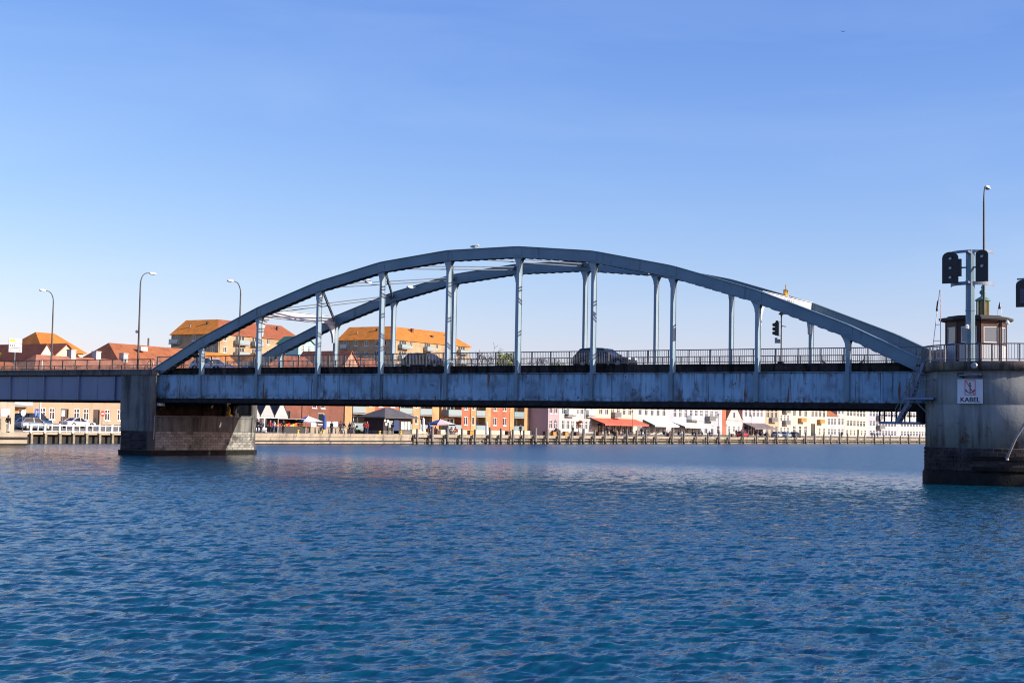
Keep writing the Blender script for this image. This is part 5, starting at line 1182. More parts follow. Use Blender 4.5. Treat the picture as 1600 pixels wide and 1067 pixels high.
# ------------------------------------------------------------------ vehicles
m_tyre = M('tyre rubber', (.015, .015, .016), .9); m_rim = M('alloy rim', (.35, .35, .36), .35, metal=.6); m_cglass = M('tinted car glass', (.012, .014, .017), .05, spec=.8)
m_hl = M('head lamp', (.7, .72, .75), .1); m_tl = M('tail lamp', (.4, .01, .01), .2)
def paintm(n, c): return M('car paint ' + n, c, .25, spec=.6)
def car(name, label, loc, rz, paint, L=4.3, Wd=1.78, H=1.48, kind='hatch', cat='car', group=None):
    o = empty(name, loc, label, cat, group, rz); hw = Wd/2; x = L/2
    belt = H*.60; hood = H*.585 if kind != 'van' else H*.6
    st_ = [(x, .36, .60, .62), (x*.965, .24, .66, .84), (x*.86, .20, hood*.93, .95), (x*.45, .19, hood*1.02, 1.0), (0, .19, belt*1.03, 1.0), (-x*.5, .19, belt*1.07, 1.0), (-x*.88, .22, belt*1.09, .96), (-x*.97, .26, belt*1.03, .9), (-x, .36, belt*.85, .8)]
    rings = []
    for px, zb, zt, wf in st_:
        w = hw*wf; rings.append([(px, -w*.9, zb), (px, w*.9, zb), (px, w, zb+(zt-zb)*.35), (px, w*.985, zb+(zt-zb)*.72), (px, w*.86, zt), (px, -w*.86, zt), (px, -w*.985, zb+(zt-zb)*.72), (px, -w, zb+(zt-zb)*.35)])
    mb = MB(); mb.smooth = True; mb.hull_cols(rings); sub('body', mb, paint, o)
    if kind == 'van': f0, f1, r1, r0 = x*.62, x*.34, -x*.88, -x*.95
    elif kind == 'suv': f0, f1, r1, r0 = x*.42, x*.08, -x*.74, -x*.93
    elif kind == 'sedan': f0, f1, r1, r0 = x*.36, x*.06, -x*.36, -x*.72
    else: f0, f1, r1, r0 = x*.42, x*.12, -x*.68, -x*.93
    zb_ = belt*.98; rr_ = []
    for px, z, w in ((f0, zb_, hw*.84), (f1, H-.06, hw*.70), ((f1+r1)/2, H-.02, hw*.72), (r1, H-.08, hw*.68), (r0, zb_, hw*.82)):
        rr_.append([(px, -hw*.86 if z > zb_ else -w, zb_-.05), (px, hw*.86 if z > zb_ else w, zb_-.05), (px, w, max(z, zb_)), (px, -w, max(z, zb_))])
    mb = MB(); mb.hull_cols(rr_); gh = sub('greenhouse', mb, m_cglass, o)
    mb = MB(); rt = []
    for px, z, w in ((f1+.06, H-.065, hw*.70), (f1-.1, H-.035, hw*.735), ((f1+r1)/2, H, hw*.745), (r1+.05, H-.05, hw*.72), (r1-.06, H-.10, hw*.68)): rt.append([(px, -w, z-.05), (px, w, z-.05), (px, w*.9, z), (px, -w*.9, z)])
    mb.smooth = True; mb.hull_cols(rt); sub('roof', mb, paint, o)
    for s in (-1, 1):
        mb = MB(); mb.bar((f0, s*hw*.84, zb_), (f1, s*hw*.70, H-.07), .07, .06); mb.bar((r0, s*hw*.83, zb_), (r1, s*hw*.69, H-.09), .13, .06); xm = (f1+r1)/2+.15; mb.bar((xm, s*hw*.875, zb_), (xm, s*hw*.735, H-.04), .08, .05); sub('pillar', mb, paint, o)
        mb = MB(); mb.box(x*.88, x*.975, s*hw*.52-.18*1, s*hw*.52+.18, .60*H*.7, .60*H*.88); sub('headlight', mb, m_hl, o)
        mb = MB(); mb.box(-x*.99, -x*.93, s*hw*.68-.12, s*hw*.68+.12, belt*.72, belt*.95); sub('taillight', mb, m_tl, o)
        mb = MB(); mb.box(f0-.28, f0-.12, min(s*hw*.95, s*hw*1.08), max(s*hw*.95, s*hw*1.08), belt+.02, belt+.16); sub('mirror', mb, paint, o)
        for px in (x*.64, -x*.60):
            mb = MB(); R_ = .33 if kind != 'suv' else .37; mb.lathe([(R_*.6, -.1), (R_, -.1), (R_, .1), (R_*.6, .1), (R_*.6, -.1)], (0, 0, 0), 20, caps=False); mb.v = [(px + a, s*(hw-.07) + c, R_ + b) for a, b, c in mb.v]; w_ = sub('wheel', mb, m_tyre, o)
            mb = MB(); mb.lathe([(.0, .05), (.08, .06), (R_*.62, .03)], (0, 0, 0), 14, caps=False); mb.v = [(px + a, s*(hw-.07) + s*c, R_ + b) for a, b, c in mb.v]; sub('rim', mb, m_rim, w_)
    return o
ZR = ZD + .008
car('dark_suv', 'dark grey sport utility car crossing the bridge right of mid span', (41.2, 3.3, ZR), 0, paintm('graphite', (.05, .05, .053)), 4.45, 1.84, 1.5, 'suv')
car('dark_hatchback', 'dark car behind the railing between the left hangers', (26.0, 3.2, ZR), 0, paintm('black', (.03, .03, .034)), 3.9, 1.72, 1.3, 'hatch')
car('white_hatchback', 'white car behind the railing near the left foot of the arch', (1.2, 6.3, ZR), 0, paintm('white', (.6, .6, .62)), 4.0, 1.7, 1.3, 'hatch')
car('dark_blue_van', 'dark blue van parked beside the abutment on the left quay', (-48.5, 29.8, 1.55), R(90), paintm('dark blue', (.03, .05, .10)), 4.8, 1.9, 1.9, 'van', 'van')
car('silver_car', 'silver blue hatchback parked behind the white jetty fence', (-46.3, 28.0, 1.5), R(80), paintm('silver', (.20, .24, .30)), 4.2, 1.75, 1.45)
car('white_convertible', 'low white car with dark roof parked before the beige house', (-50.5, 38.3, 1.75), R(90), paintm('white', (.6, .6, .62)), 4.6, 1.8, 1.3, 'sedan')
car('red_car', 'small red car on the quay beside the white gabled house', (-43.8, 229.5, QZ), R(90), paintm('red', (.45, .02, .02)), 4.0, 1.7, 1.45)
car('grey_car', 'light grey car parked on the quay under the pink house', (-43.8, 250.5, QZ), R(90), paintm('light grey', (.4, .42, .45)), 4.2, 1.75, 1.48)
car('blue_car', 'pale blue car parked on the quay right of the grey awning', (-43.8, 256.5, QZ), R(90), paintm('pale blue', (.25, .36, .46)), 4.2, 1.75, 1.48)
car('dark_car', 'black car parked on the quay below the ochre house', (-43.8, 262.5, QZ), R(90), paintm('black', (.03, .03, .034)), 4.2, 1.75, 1.48)
# bicycle leaning at the left railing
bc = empty('bicycle', (-.4, 1.1, ZD+.14), 'bicycle leaning on the railing left of the arch foot', 'bicycle', rz=0)
def ring(mb, cx, cz, r_, t, y): mb.tube([(cx + r_*math.cos(R(15*k)), y, cz + r_*math.sin(R(15*k))) for k in range(25)], t, 5, False)
for x in (-.52, .52):
    mb = MB(); ring(mb, x, .34, .33, .02, 0); w_ = sub('wheel', mb, m_tyre, bc)
    mb = MB()
    for k in range(6): a = R(30*k); mb.bar((x-.31*math.cos(a), 0, .34-.31*math.sin(a)), (x+.31*math.cos(a), 0, .34+.31*math.sin(a)), .006, .006)
    sub('spokes', mb, m_grey, w_, kind='stuff')
mb = MB()
for p, q in (((-.52,0,.34),(-.1,0,.3)), ((-.1,0,.3),(-.2,0,.8)), ((-.52,0,.34),(-.18,0,.72)), ((-.18,0,.72),(.36,0,.78)), ((-.1,0,.3),(.38,0,.7)), ((.52,0,.34),(.34,0,.92))): mb.tube([p, q], .018, 6)
sub('frame', mb, m_white, bc)
mb = MB(); mb.box(-.32, -.08, -.07, .07, .82, .87); sub('saddle', mb, m_black, bc)
mb = MB(); mb.tube([(.28, -.28, 1.0), (.36, 0, .95), (.28, .28, 1.0)], .015, 6); sub('handlebar', mb, m_black, bc)
gf = empty('white_gate', (2.2, 9.2, ZD+.14), 'white barred gate behind the railing at the left end of the arch', 'gate')
mb = MB(); mb.box(1.4, 1.47, 8.5, 8.57, 7.14, 8.1); mb.box(3.2, 3.27, 8.5, 8.57, 7.14, 8.1); mb.build('post', m_white, gf)
mb = MB(); mb.box(1.47, 3.2, 8.51, 8.56, 7.98, 8.06); mb.box(1.47, 3.2, 8.51, 8.56, 7.6, 7.66); mb.build('rail', m_white, gf)

# ------------------------------------------------------------------ people
m_skin = M('skin', (.45, .26, .18), .6); m_hairs = [M('dark hair', (.02, .014, .01), .7), M('brown hair', (.10, .05, .025), .7), M('fair hair', (.35, .24, .11), .7), M('grey hair', (.3, .3, .3), .7)]
CL = {n: M('cloth ' + n, c, .85) for n, c in dict(black=(.015, .015, .018), navy=(.02, .03, .08), grey=(.16, .16, .17), white=(.66, .66, .64), red=(.45, .03, .03), blue=(.06, .15, .38), beige=(.42, .34, .22), green=(.06, .13, .05), orange=(.6, .16, .03), denim=(.06, .09, .17)).items()}
def skin_mesh(name, verts, edges, radii, mat, sub_=1):
    me = bpy.data.meshes.new(name); me.from_pydata(verts, edges, []); o = bpy.data.objects.new(name, me); COL.objects.link(o)
    md = o.modifiers.new('skin', 'SKIN'); md.use_smooth_shade = True
    for i, r_ in enumerate(radii):
        rr2 = r_ if isinstance(r_, tuple) else (r_, r_); me.skin_vertices[0].data[i].radius = rr2
    me.skin_vertices[0].data[0].use_root = True
    s_ = o.modifiers.new('sub', 'SUBSURF'); s_.levels = sub_; s_.render_levels = sub_
    bpy.context.view_layer.update()
    out = bpy.data.meshes.new_from_object(o.evaluated_get(bpy.context.evaluated_depsgraph_get())); out.name = name
    bpy.data.objects.remove(o); out.materials.clear(); out.materials.append(mat)
    return out
def pose(kind):
    """joints for a 1.75 m figure facing +x, feet at z 0"""
    sw = {'stand': (.02, -.03), 'walk': (.26, -.28), 'stroll': (.16, -.15), 'sit': (0, 0)}[kind]
    hip = .93 if kind != 'sit' else .50
    J = {}
    J['pelvis'] = (0, 0, hip); J['waist'] = (0.0, 0, hip+.17); J['chest'] = (.01, 0, hip+.40); J['neck'] = (.02, 0, hip+.55); J['chin'] = (.05, 0, hip+.61); J['head'] = (.035, 0, hip+.70); J['crown'] = (.02, 0, hip+.78)
    for s, n, d in ((1, 'l', sw[0]), (-1, 'r', sw[1])):
        J['sh'+n] = (.0, s*.17, hip+.49); ad = -d*.8
        if kind == 'sit': J['el'+n] = (.08, s*.23, hip+.22); J['wr'+n] = (.30, s*.16, hip+.20); J['ha'+n] = (.38, s*.14, hip+.22)
        elif kind == 'stand': J['el'+n] = (-.03, s*.24, hip+.20); J['wr'+n] = (.14, s*.20, hip+.06) if n == 'l' else (.02, s*.25, hip-.06); J['ha'+n] = tuple(np.add(J['wr'+n], (.05, 0, -.08)))
        else: J['el'+n] = (ad*.5-.02, s*.235, hip+.20); J['wr'+n] = (ad*1.1+.05, s*.22, hip-.02); J['ha'+n] = (ad*1.3+.08, s*.21, hip-.10)
        if kind == 'sit': J['hp'+n] = (.03, s*.10, hip-.02); J['kn'+n] = (.44, s*.12, hip+.0); J['an'+n] = (.42, s*.12, .09); J['to'+n] = (.58, s*.13, .04)
        else: J['hp'+n] = (0, s*.09, hip-.06); J['kn'+n] = (d*.75+.04, s*.10, .50); J['an'+n] = (d*1.25-(.10 if d < -.1 else 0), s*.10, .09 + (.06 if d < -.2 else 0)); J['to'+n] = (d*1.25+.14-(.06 if d < -.1 else 0), s*.115, .035)
    return J
def person_kit(kind):
    J = pose(kind); 
    def mk(name, chain, mat):
        idx = {}; vs = []; es = []; rs = []
        for c in chain:
            prev = None
            for jn, r_ in c:
                if jn not in idx: idx[jn] = len(vs); vs.append(J[jn]); rs.append(r_)
                if prev is not None: es.append((idx[prev], idx[jn]))
                prev = jn
        return skin_mesh(name, vs, es, rs, mat)
    body = mk('body', [[('pelvis', .11), ('waist', .10), ('chest', .12), ('neck', .055), ('chin', .075), ('head', .098), ('crown', .07)]] +
              [[('chest', .12), ('sh'+n, .06), ('el'+n, .042), ('wr'+n, .034), ('ha'+n, .036)] for n in 'lr'] +
              [[('pelvis', .11), ('hp'+n, .085), ('kn'+n, .058), ('an'+n, .042), ('to'+n, .035)] for n in 'lr'], m_skin)
    jacket = mk('jacket', [[('pelvis', (.165, .135)), ('waist', (.155, .12)), ('chest', (.175, .135)), ('neck', .075)]] + [[('chest', .14), ('sh'+n, .082), ('el'+n, .06), ('wr'+n, .046)] for n in 'lr'], CL['black'])
    trousers = mk('trousers', [[('pelvis', (.15, .125)), ('hp'+n, .105), ('kn'+n, .078), ('an'+n, .058)] for n in 'lr'], CL['denim'])
    h = J['head']; hb = MB(); hb.smooth = True
    hb.lathe([(.104, -.02), (.112, .03), (.098, .09), (.055, .125), (0, .135)], (h[0]-.02, h[1], h[2]), 12, caps=False)
    hb.lathe([(.095, -.10), (.108, -.02), (.110, .03)], (h[0]-.02, h[1], h[2]), 8, R(95), R(265), caps=False)
    f = MB(); f.lathe([(.0, -.012), (.016, 0), (.0, .03)], (h[0]+.100, 0, h[2]-.015), 6); f.box(h[0]+.085, h[0]+.096, .022, .045, h[2]+.012, h[2]+.026); f.box(h[0]+.085, h[0]+.096, -.045, -.022, h[2]+.012, h[2]+.026); f.box(h[0]+.080, h[0]+.092, -.024, .024, h[2]-.062, h[2]-.052)
    sh = MB()
    for n in 'lr':
        a, t = J['an'+n], J['to'+n]; sh.hull_cols([[(a[0]-.07, a[1]-.045, a[2]-.09), (a[0]-.07, a[1]+.045, a[2]-.09), (a[0]-.05, a[1]+.04, a[2]+.01), (a[0]-.05, a[1]-.04, a[2]+.01)], [(a[0]+.05, a[1]-.05, a[2]-.09), (a[0]+.05, a[1]+.05, a[2]-.09), (a[0]+.05, a[1]+.04, a[2]), (a[0]+.05, a[1]-.04, a[2])], [(t[0]+.05, t[1]-.04, t[2]-.035), (t[0]+.05, t[1]+.04, t[2]-.035), (t[0]+.04, t[1]+.03, t[2]+.02), (t[0]+.04, t[1]-.03, t[2]+.02)]])
    return dict(body=body, jacket=jacket, trousers=trousers, hair=hb.mesh('hair', m_hairs[0]), face=f.mesh('face', M('face features', (.16, .06, .05), .6)), shoes=sh.mesh('shoes', CL['black']))
KITS = {k: person_kit(k) for k in ('stand', 'walk', 'stroll', 'sit')}
def person(loc, rz, kind, top, legs, label, group=None, hair=0, sc=1.0):
    o = empty('person', loc, label, 'person', group, rz); o.scale = (sc, sc, sc)
    for n, me in KITS[kind].items():
        c = bpy.data.objects.new(n, me); COL.objects.link(c); c.parent = o
        mt = {'jacket': CL[top], 'trousers': CL[legs], 'hair': m_hairs[hair]}.get(n)
        if mt: c.material_slots[0].link = 'OBJECT'; c.material_slots[0].material = mt
    return o
AL = R(90)    # along the quay towards +Y
walkers = [(60.6, 'stand', 'black', 'navy', 'person in black standing nearest the left pier on the quay'), (61.6, 'walk', 'navy', 'black', 'person in navy walking in front of the white gables'), (62.4, 'walk', 'grey', 'denim', 'person in grey walking in front of the white gables'),
           (63.3, 'stroll', 'red', 'black', 'person in a red top walking in front of the white gables'), (64.6, 'stroll', 'white', 'denim', 'person in white walking beside the food stall'), (65.7, 'stand', 'black', 'black', 'person in black waiting at the left end of the food stall'),
           (76.6, 'stand', 'black', 'black', 'person all in black, leftmost of the group before the low wall'), (77.3, 'stand', 'black', 'denim', 'person in black jacket and jeans standing in the group before the low wall'), (78.4, 'walk', 'grey', 'black', 'person in grey walking in the group before the low wall'), (79.6, 'walk', 'black', 'grey', 'person in black walking in the middle of the quay group'),
           (80.2, 'stroll', 'navy', 'black', 'person in navy strolling in the quay group'), (81.2, 'walk', 'beige', 'navy', 'person in beige walking ahead of the quay group'), (82.3, 'stroll', 'white', 'grey', 'person in white walking between the group and the kiosk'), (84.0, 'stand', 'red', 'black', 'person in red standing before the dark kiosk'), (85.2, 'stand', 'red', 'denim', 'person in red top and jeans before the dark kiosk')]
for i, (v, k, a, b, lab) in enumerate(walkers):
    person((-41.1 - .9*((i*37) % 5)/4, v, QZ + .02), AL*(1 if i % 2 else -1) + rnd.uniform(-.4, .4), k, a, b, lab, 'people on the quay', i % 4, rnd.uniform(.95, 1.05))
more = [(-41.6, 91.2, 'stand', 'black', 'grey', 'person standing by the window of the dark kiosk'), (-41.2, 100.2, 'stand', 'blue', 'black', 'person in blue standing right of the dark kiosk'), (-41.0, 127.0, 'stroll', 'black', 'black', 'person in black walking below the red brick apartments'), (-41.5, 146.0, 'stand', 'green', 'grey', 'person in green at the end of the yellow brick wall'),
        (-42, 160.5, 'walk', 'navy', 'black', 'person in navy walking past the white bay house'), (-43, 176.5, 'stand', 'black', 'denim', 'person in black standing by the red awning'), (-42, 189.0, 'stroll', 'beige', 'navy', 'person in beige under the first white awning'), (-42, 221.5, 'stand', 'navy', 'black', 'person in navy left of the small red car'), (-42, 224.5, 'stroll', 'grey', 'black', 'person in grey beside the person in navy'), (-42, 291.5, 'stand', 'black', 'black', 'person in black at the ochre gateway'), (-42, 316.5, 'stand', 'black', 'denim', 'person in dark clothes before the wide yellow house'), (-42, 321.5, 'walk', 'blue', 'black', 'person in blue walking past the yellow door')]
for i, (u, v, k, a, b, lab) in enumerate(more): person((u, v, QZ+.02), AL*(1 if i % 2 else -1), k, a, b, lab, 'people on the quay', i % 4)
person((-30.6, 11.3, 1.38), R(120), 'stand', 'black', 'white', 'person in a black top and white trousers on the left abutment landing', None, 0)

# ------------------------------------------------------------------ cafe furniture, parasols, kiosk
def chair_mesh(mat):
    mb = MB(); mb.box(-.22, .22, -.22, .22, .42, .46); a = mb.mesh('seat', mat)
    mb = MB(); mb.box(-.24, -.20, -.22, .22, .46, .92); b = mb.mesh('backrest', mat)
    mb = MB(); mb.box(-.02, .02, -.02, .02, 0, .42); return a, b, mb.mesh('leg', m_grey)
chm = {n: chair_mesh(CL[n]) for n in ('orange', 'red', 'blue', 'black', 'white')}
def chair(u, v, rz, col, label, group):
    o = empty('cafe_chair', (u, v, QZ), label, 'chair', group, rz)
    a, b, l = chm[col]
    for n, me in (('seat', a), ('backrest', b)): c = bpy.data.objects.new(n, me); COL.objects.link(c); c.parent = o
    for x, y in ((-.19, -.19), (.19, -.19), (.19, .19), (-.19, .19)): c = bpy.data.objects.new('leg', l); COL.objects.link(c); c.parent = o; c.location = (x, y, 0)
tm = MB(); tm.lathe([(.38, .70), (.38, .74)], (0, 0, 0), 14); tmesh = tm.mesh('table_top', m_white)
tm = MB(); tm.lathe([(.04, .03), (.04, .70)], (0, 0, 0), 8); tleg = tm.mesh('table_leg', m_grey); tm = MB(); tm.lathe([(.25, 0), (.22, .03)], (0, 0, 0), 12); tbase = tm.mesh('table_base', m_grey)
def table(u, v, label, group):
    o = empty('cafe_table', (u, v, QZ), label, 'table', group)
    for n, me in (('table_top', tmesh), ('table_leg', tleg), ('table_base', tbase)): c = bpy.data.objects.new(n, me); COL.objects.link(c); c.parent = o
def terrace(spots, place, cols, tops):
    n = 0
    for i, (u, v) in enumerate(spots):
        table(u, v, 'small round white table ' + place, 'tables ' + place)
        for s in (-1, 1):
            rz = -s*math.pi/2; col = cols[(i + (s > 0)) % len(cols)]
            chair(u, v + s*.72, rz, col, '%s cafe chair %s' % (col, place), 'chairs ' + place)
            tp = tops[(2*i + (s > 0)) % len(tops)]
            person((u, v + s*.62, QZ+.0), rz, 'sit', tp, 'denim', 'seated person in %s %s' % (tp, place), 'people seated ' + place, (i+s) % 4)
terrace([(-41.4, 100.9), (-42.8, 103.6), (-41.5, 106.4), (-42.6, 109.0)], 'under the parasol by the orange apartments', ['orange', 'red', 'blue'], ['white', 'red', 'grey', 'blue', 'navy', 'white'])
terrace([(-44.2, 167.5), (-44.6, 171.0), (-44.2, 174.0), (-44.6, 178.5), (-44.2, 181.5)], 'under the red awning', ['black', 'orange'], ['black', 'beige', 'white', 'navy', 'grey'])
terrace([(-44.2, 190.0), (-44.6, 193.5), (-44.2, 197.0)], 'under the first white awning', ['black', 'white'], ['black', 'white', 'grey', 'navy'])
terrace([(-44.2, 204.0), (-44.6, 208.0), (-44.2, 212.5)], 'under the second white awning', ['black'], ['black', 'navy', 'grey'])
terrace([(-44.2, 242.0), (-44.4, 245.5)], 'under the grey awning', ['black'], ['black', 'grey'])
def parasol(u, v, zt, r_, label, cols, closed=False, drop=.75):
    o = empty('parasol', (u, v, QZ), label, 'parasol')
    mb = MB(); mb.tube([(u, v, QZ), (u, v, zt+.08)], .035, 8); mb.build('pole', m_white, o)
    mb = MB(); mb.lathe([(.35, 0), (.35, .08), (.06, .12)], (u, v, QZ), 12); mb.build('foot', m_grey, o)
    n = 8
    if closed:
        mb = MB(); mb.lathe([(.05, 0), (.22, -.3), (.2, -1.0), (.26, -1.9), (.2, -2.1)], (u, v, zt), 8); mb.build('canopy', cols[0], o); return
    for k in range(n):
        a0, a1 = R(45*k+22.5), R(45*k+67.5)
        p = [(u, v, zt), (u + r_*math.cos(a0), v + r_*math.sin(a0), zt-drop), (u + r_*math.cos(a1), v + r_*math.sin(a1), zt-drop)]
        mb = MB(); mb.add(p + [(x, y, z-.03) for x, y, z in p] + [(x, y, z-.22) for x, y, z in p[1:]], [(0,1,2),(3,5,4),(1,6,7,2),(4,5,7,6)]); mb.build('canopy_panel', cols[0] if k in (3, 4, 5) else cols[1], o)
m_cb = M('parasol blue', (.03, .08, .30), .8); m_cw = M('parasol white', (.75, .75, .74), .8); m_cp = M('parasol pale pink', (.74, .58, .55), .8)
parasol(-43.0, 73.2, 3.85, 2.15, 'open blue and white parasol above the food stall', (m_cb, m_cw))
parasol(-42.6, 105.3, 3.85, 2.4, 'open blue and pale parasol above the terrace right of the kiosk', (m_cb, m_cp))
parasol(-43.5, 77.4, 4.1, 1, 'closed dark blue parasol in front of the brick hall', (m_cb,), True)
parasol(-43.5, 101.9, 4.0, 1, 'closed pale parasol right of the dark kiosk', (m_cw,), True)
parasol(-43.0, 119.5, 3.6, 1, 'closed white parasol below the glass balconies', (m_cw,), True)
fs_ = empty('food_stall', (-43.6, 69.5, QZ), 'dark open food stall with colourful goods under the parasol edge', 'stall')
mb = MB(); mb.box(-44.6, -42.8, 66.4, 72.4, QZ+.1, QZ+.95); mb.build('counter', m_doorg, fs_)
mb = MB(); mb.box(-44.7, -42.6, 66.3, 72.5, QZ+1.95, QZ+2.05); mb.build('canopy', M('grey stall roof', (.3, .28, .26), .8), fs_)
mb = MB(); mb.box(-44.65, -44.58, 66.4, 72.4, QZ+.95, QZ+1.95); mb.build('back_panel', M('dark brown stall panel', (.06, .035, .03), .8), fs_)
for v in (66.45, 72.35):
    mb = MB(); mb.box(-42.72, -42.66, v-.03, v+.03, QZ, QZ+1.95); mb.build('post', m_white, fs_)
for k in range(12):
    mb = MB(); v = 66.7 + .47*k; mb.hull_cols([[(-43.6, v, QZ+.96), (-43.1, v, QZ+.96), (-43.1, v+.38, QZ+.96), (-43.6, v+.38, QZ+.96)], [(-43.65, v-.02, QZ+1.2 + .1*(k % 3)), (-43.08, v-.02, QZ+1.2+.1*(k % 3)), (-43.08, v+.4, QZ+1.2+.1*(k % 3)), (-43.65, v+.4, QZ+1.2+.1*(k % 3))]])
    tag(mb.build('goods_box', [CL['orange'], CL['red'], CL['beige'], m_yel][k % 4], at=(-43.3, v+.2, QZ+.96)), ['orange', 'red', 'beige', 'yellow'][k % 4] + ' goods box on the food stall counter', 'box', 'boxes on the food stall')
lw = empty('low_wall', (-44.2, 79, QZ), 'low pale planter wall behind the group of people', 'wall')
mb = MB(); mb.box(-44.6, -44.0, 75.0, 83.5, QZ-.1, QZ+.85); mb.build('wall', m_qconc, lw); mb = MB(); mb.box(-44.7, -43.9, 74.9, 83.6, QZ+.85, QZ+.95); mb.build('coping', m_pave, lw)
for v in (76.0, 79.5, 80.9):
    bx_ = empty('info_panel', (-44.3, v, QZ+.95), 'pale blue info panel standing on the low planter wall', 'panel', 'info panels on the low wall'); mb = MB(); mb.box(-44.33, -44.27, v-.6, v+.6, QZ+1.0, QZ+1.75); mb.build('panel', M('pale blue panel', (.45, .58, .72), .4), bx_); mb = MB(); mb.box(-44.36, -44.24, v-.05, v+.05, QZ+.95, QZ+1.0); mb.build('foot', m_grey, bx_)
for v in (67.2, 72.6, 85.6, 90.8):
    o = empty('yellow_bollard', (-39.8, v, 1.44), 'yellow mooring bollard on the quay edge', 'bollard', 'yellow bollards on the quay edge'); mb = MB(); mb.smooth = True; mb.lathe([(.22, 0), (.2, .08), (.13, .14), (.13, .32), (.22, .38), (.2, .48), (0, .5)], (-39.8, v, 1.44), 12); mb.build('body', m_yel, o)
ko = empty('kiosk', (-44.2, 93.5, QZ), 'dark timber kiosk with grey pyramid roof and blue door', 'kiosk')
m_kio = M('dark kiosk boards', (.022, .016, .02), .8, (.05, .03, .03), 1.5)
mb = MB(); mb.box(-46.0, -42.4, 90.0, 97.0, QZ+.55, 4.0); mb.build('wall', m_kio, ko); mb = MB(); mb.box(-46.1, -42.3, 89.9, 97.1, QZ-.1, QZ+.55); mb.build('plinth', m_fascia2, ko)
mb = MB(); P0 = [(-46.7, 89.2), (-41.6, 89.2), (-41.6, 97.9), (-46.7, 97.9)]; mb.add([(x, y, 3.95) for x, y in P0] + [(x, y, 3.8) for x, y in P0] + [(-44.1, 92.6, 5.4), (-44.1, 94.2, 5.4)], [(1,2,9,8),(0,1,8),(3,0,8,9),(2,3,9),(7,6,5,4),(0,4,5,1),(1,5,6,2),(2,6,7,3),(3,7,4,0)]); mb.build('roof', r_gr, ko)
mb = MB(); mb.box(-42.4, -42.3, 92.5, 93.8, QZ+.1, 3.6); mb.build('door', M('kiosk blue door', (.02, .045, .13), .5), ko)
for v, z, w, h, mt in ((91.7, 2.9, .8, 1.0, m_glassl), (94.7, 2.7, .6, 1.2, m_white), (95.6, 2.7, .6, 1.2, m_white), (96.45, 2.7, .5, 1.2, m_white)):
    mb = MB(); mb.box(-42.39, -42.33, v-w/2, v+w/2, z-h/2, z+h/2); q = mb.build('notice', mt, ko)
    mb = MB(); mb.box(-42.40, -42.30, v-w/2-.06, v-w/2, z-h/2, z+h/2); mb.box(-42.40, -42.30, v+w/2, v+w/2+.06, z-h/2, z+h/2); mb.build('frame', m_white, q)
for v, z in ((90.3, 3.5), (90.6, 2.9), (91.0, 3.4)):
    mb = MB(); mb.box(-42.38, -42.3, v-.22, v+.22, z-.22, z+.22); mb.build('life_ring_board', m_white, ko)
# planters, shrubs, lamps, bins on the promenade
def leafy(name, label, u, v, z, rx, rz_, n, mat, cat, trunk=None, group=None, seed=1):
    rr_ = random.Random(seed); o = empty(name, (u, v, z), label, cat, group)
    mb = MB(); clumps = [(rr_.gauss(0, .42)*rx, rr_.gauss(0, .42)*rx, rr_.uniform(.15, .95)*rz_, rr_.uniform(.16, .34)*rx) for _ in range(max(6, n//60))]
    for _ in range(n):
        c = rr_.choice(clumps); d = Vector((rr_.gauss(0, 1), rr_.gauss(0, 1), rr_.gauss(0, .8))).normalized()*c[3]*rr_.uniform(.6, 1.1); p = Vector((u + c[0], v + c[1], z + (trunk or 0) + c[2])) + d
        a = Vector((rr_.gauss(0, 1), rr_.gauss(0, 1), rr_.gauss(0, 1))).normalized(); b = a.cross(Vector((rr_.gauss(0, 1), rr_.gauss(0, 1), rr_.gauss(0, 1)))).normalized(); s = rr_.uniform(.10, .2)*(1 if rx < 2 else 1.8)
        mb.add([p - a*s, p + b*s*.5, p + a*s, p - b*s*.5], [(0,1,2,3)])
    me = bpy.data.meshes.new('crown'); base = WLOC[o]; me.from_pydata([(x-base.x, y-base.y, q-base.z) for x, y, q in mb.v], [], mb.f); me.materials.append(mat); c_ = bpy.data.objects.new('crown', me); COL.objects.link(c_); c_.parent = o
    mb = MB(); mb.tube([(u, v, z-(.5 if trunk else .0)), (u+.05, v, z + (trunk or .3)*.6), (u, v+.05, z + (trunk or .3) + rz_*.5)], [.06*rx+.04, .05*rx+.03, .02], 7); mb.build('trunk', M('bark', (.09, .065, .045), .9, (.05, .04, .03), 4), o)
    return o
g1 = M('spring green leaves', (.26, .30, .03), .7, (.15, .20, .03), 1.2); g2 = M('mid green leaves', (.05, .10, .025), .7, (.03, .07, .02), 1.2); g3 = M('orange red leaves', (.40, .13, .03), .7, (.28, .08, .02), 1.5)
leafy('potted_shrub', 'round green shrub below the last yellow brick bay', -42.5, 141.5, QZ, .75, 1.2, 300, g2, 'shrub', seed=3)
leafy('small_tree', 'small orange leaved tree in front of the mauve house', -44.0, 152.5, QZ, .9, 1.5, 350, g3, 'tree', 1.3, seed=4)
for i, (v, lab) in enumerate(((277.2, 'orange flowers on the balcony of the left yellow house'), (291.0, 'orange flowers on the balcony of the gateway house'))): leafy('flower_plant', lab, -47.45, v, 5.45 if i == 0 else 5.25, .55, .9, 200, g3, 'shrub', seed=8+i)
leafy('potted_shrub', 'small green shrub beside the glass bay left of the kiosk', -43.4, 84.8, QZ, .6, 1.3, 220, g2, 'shrub', seed=12)
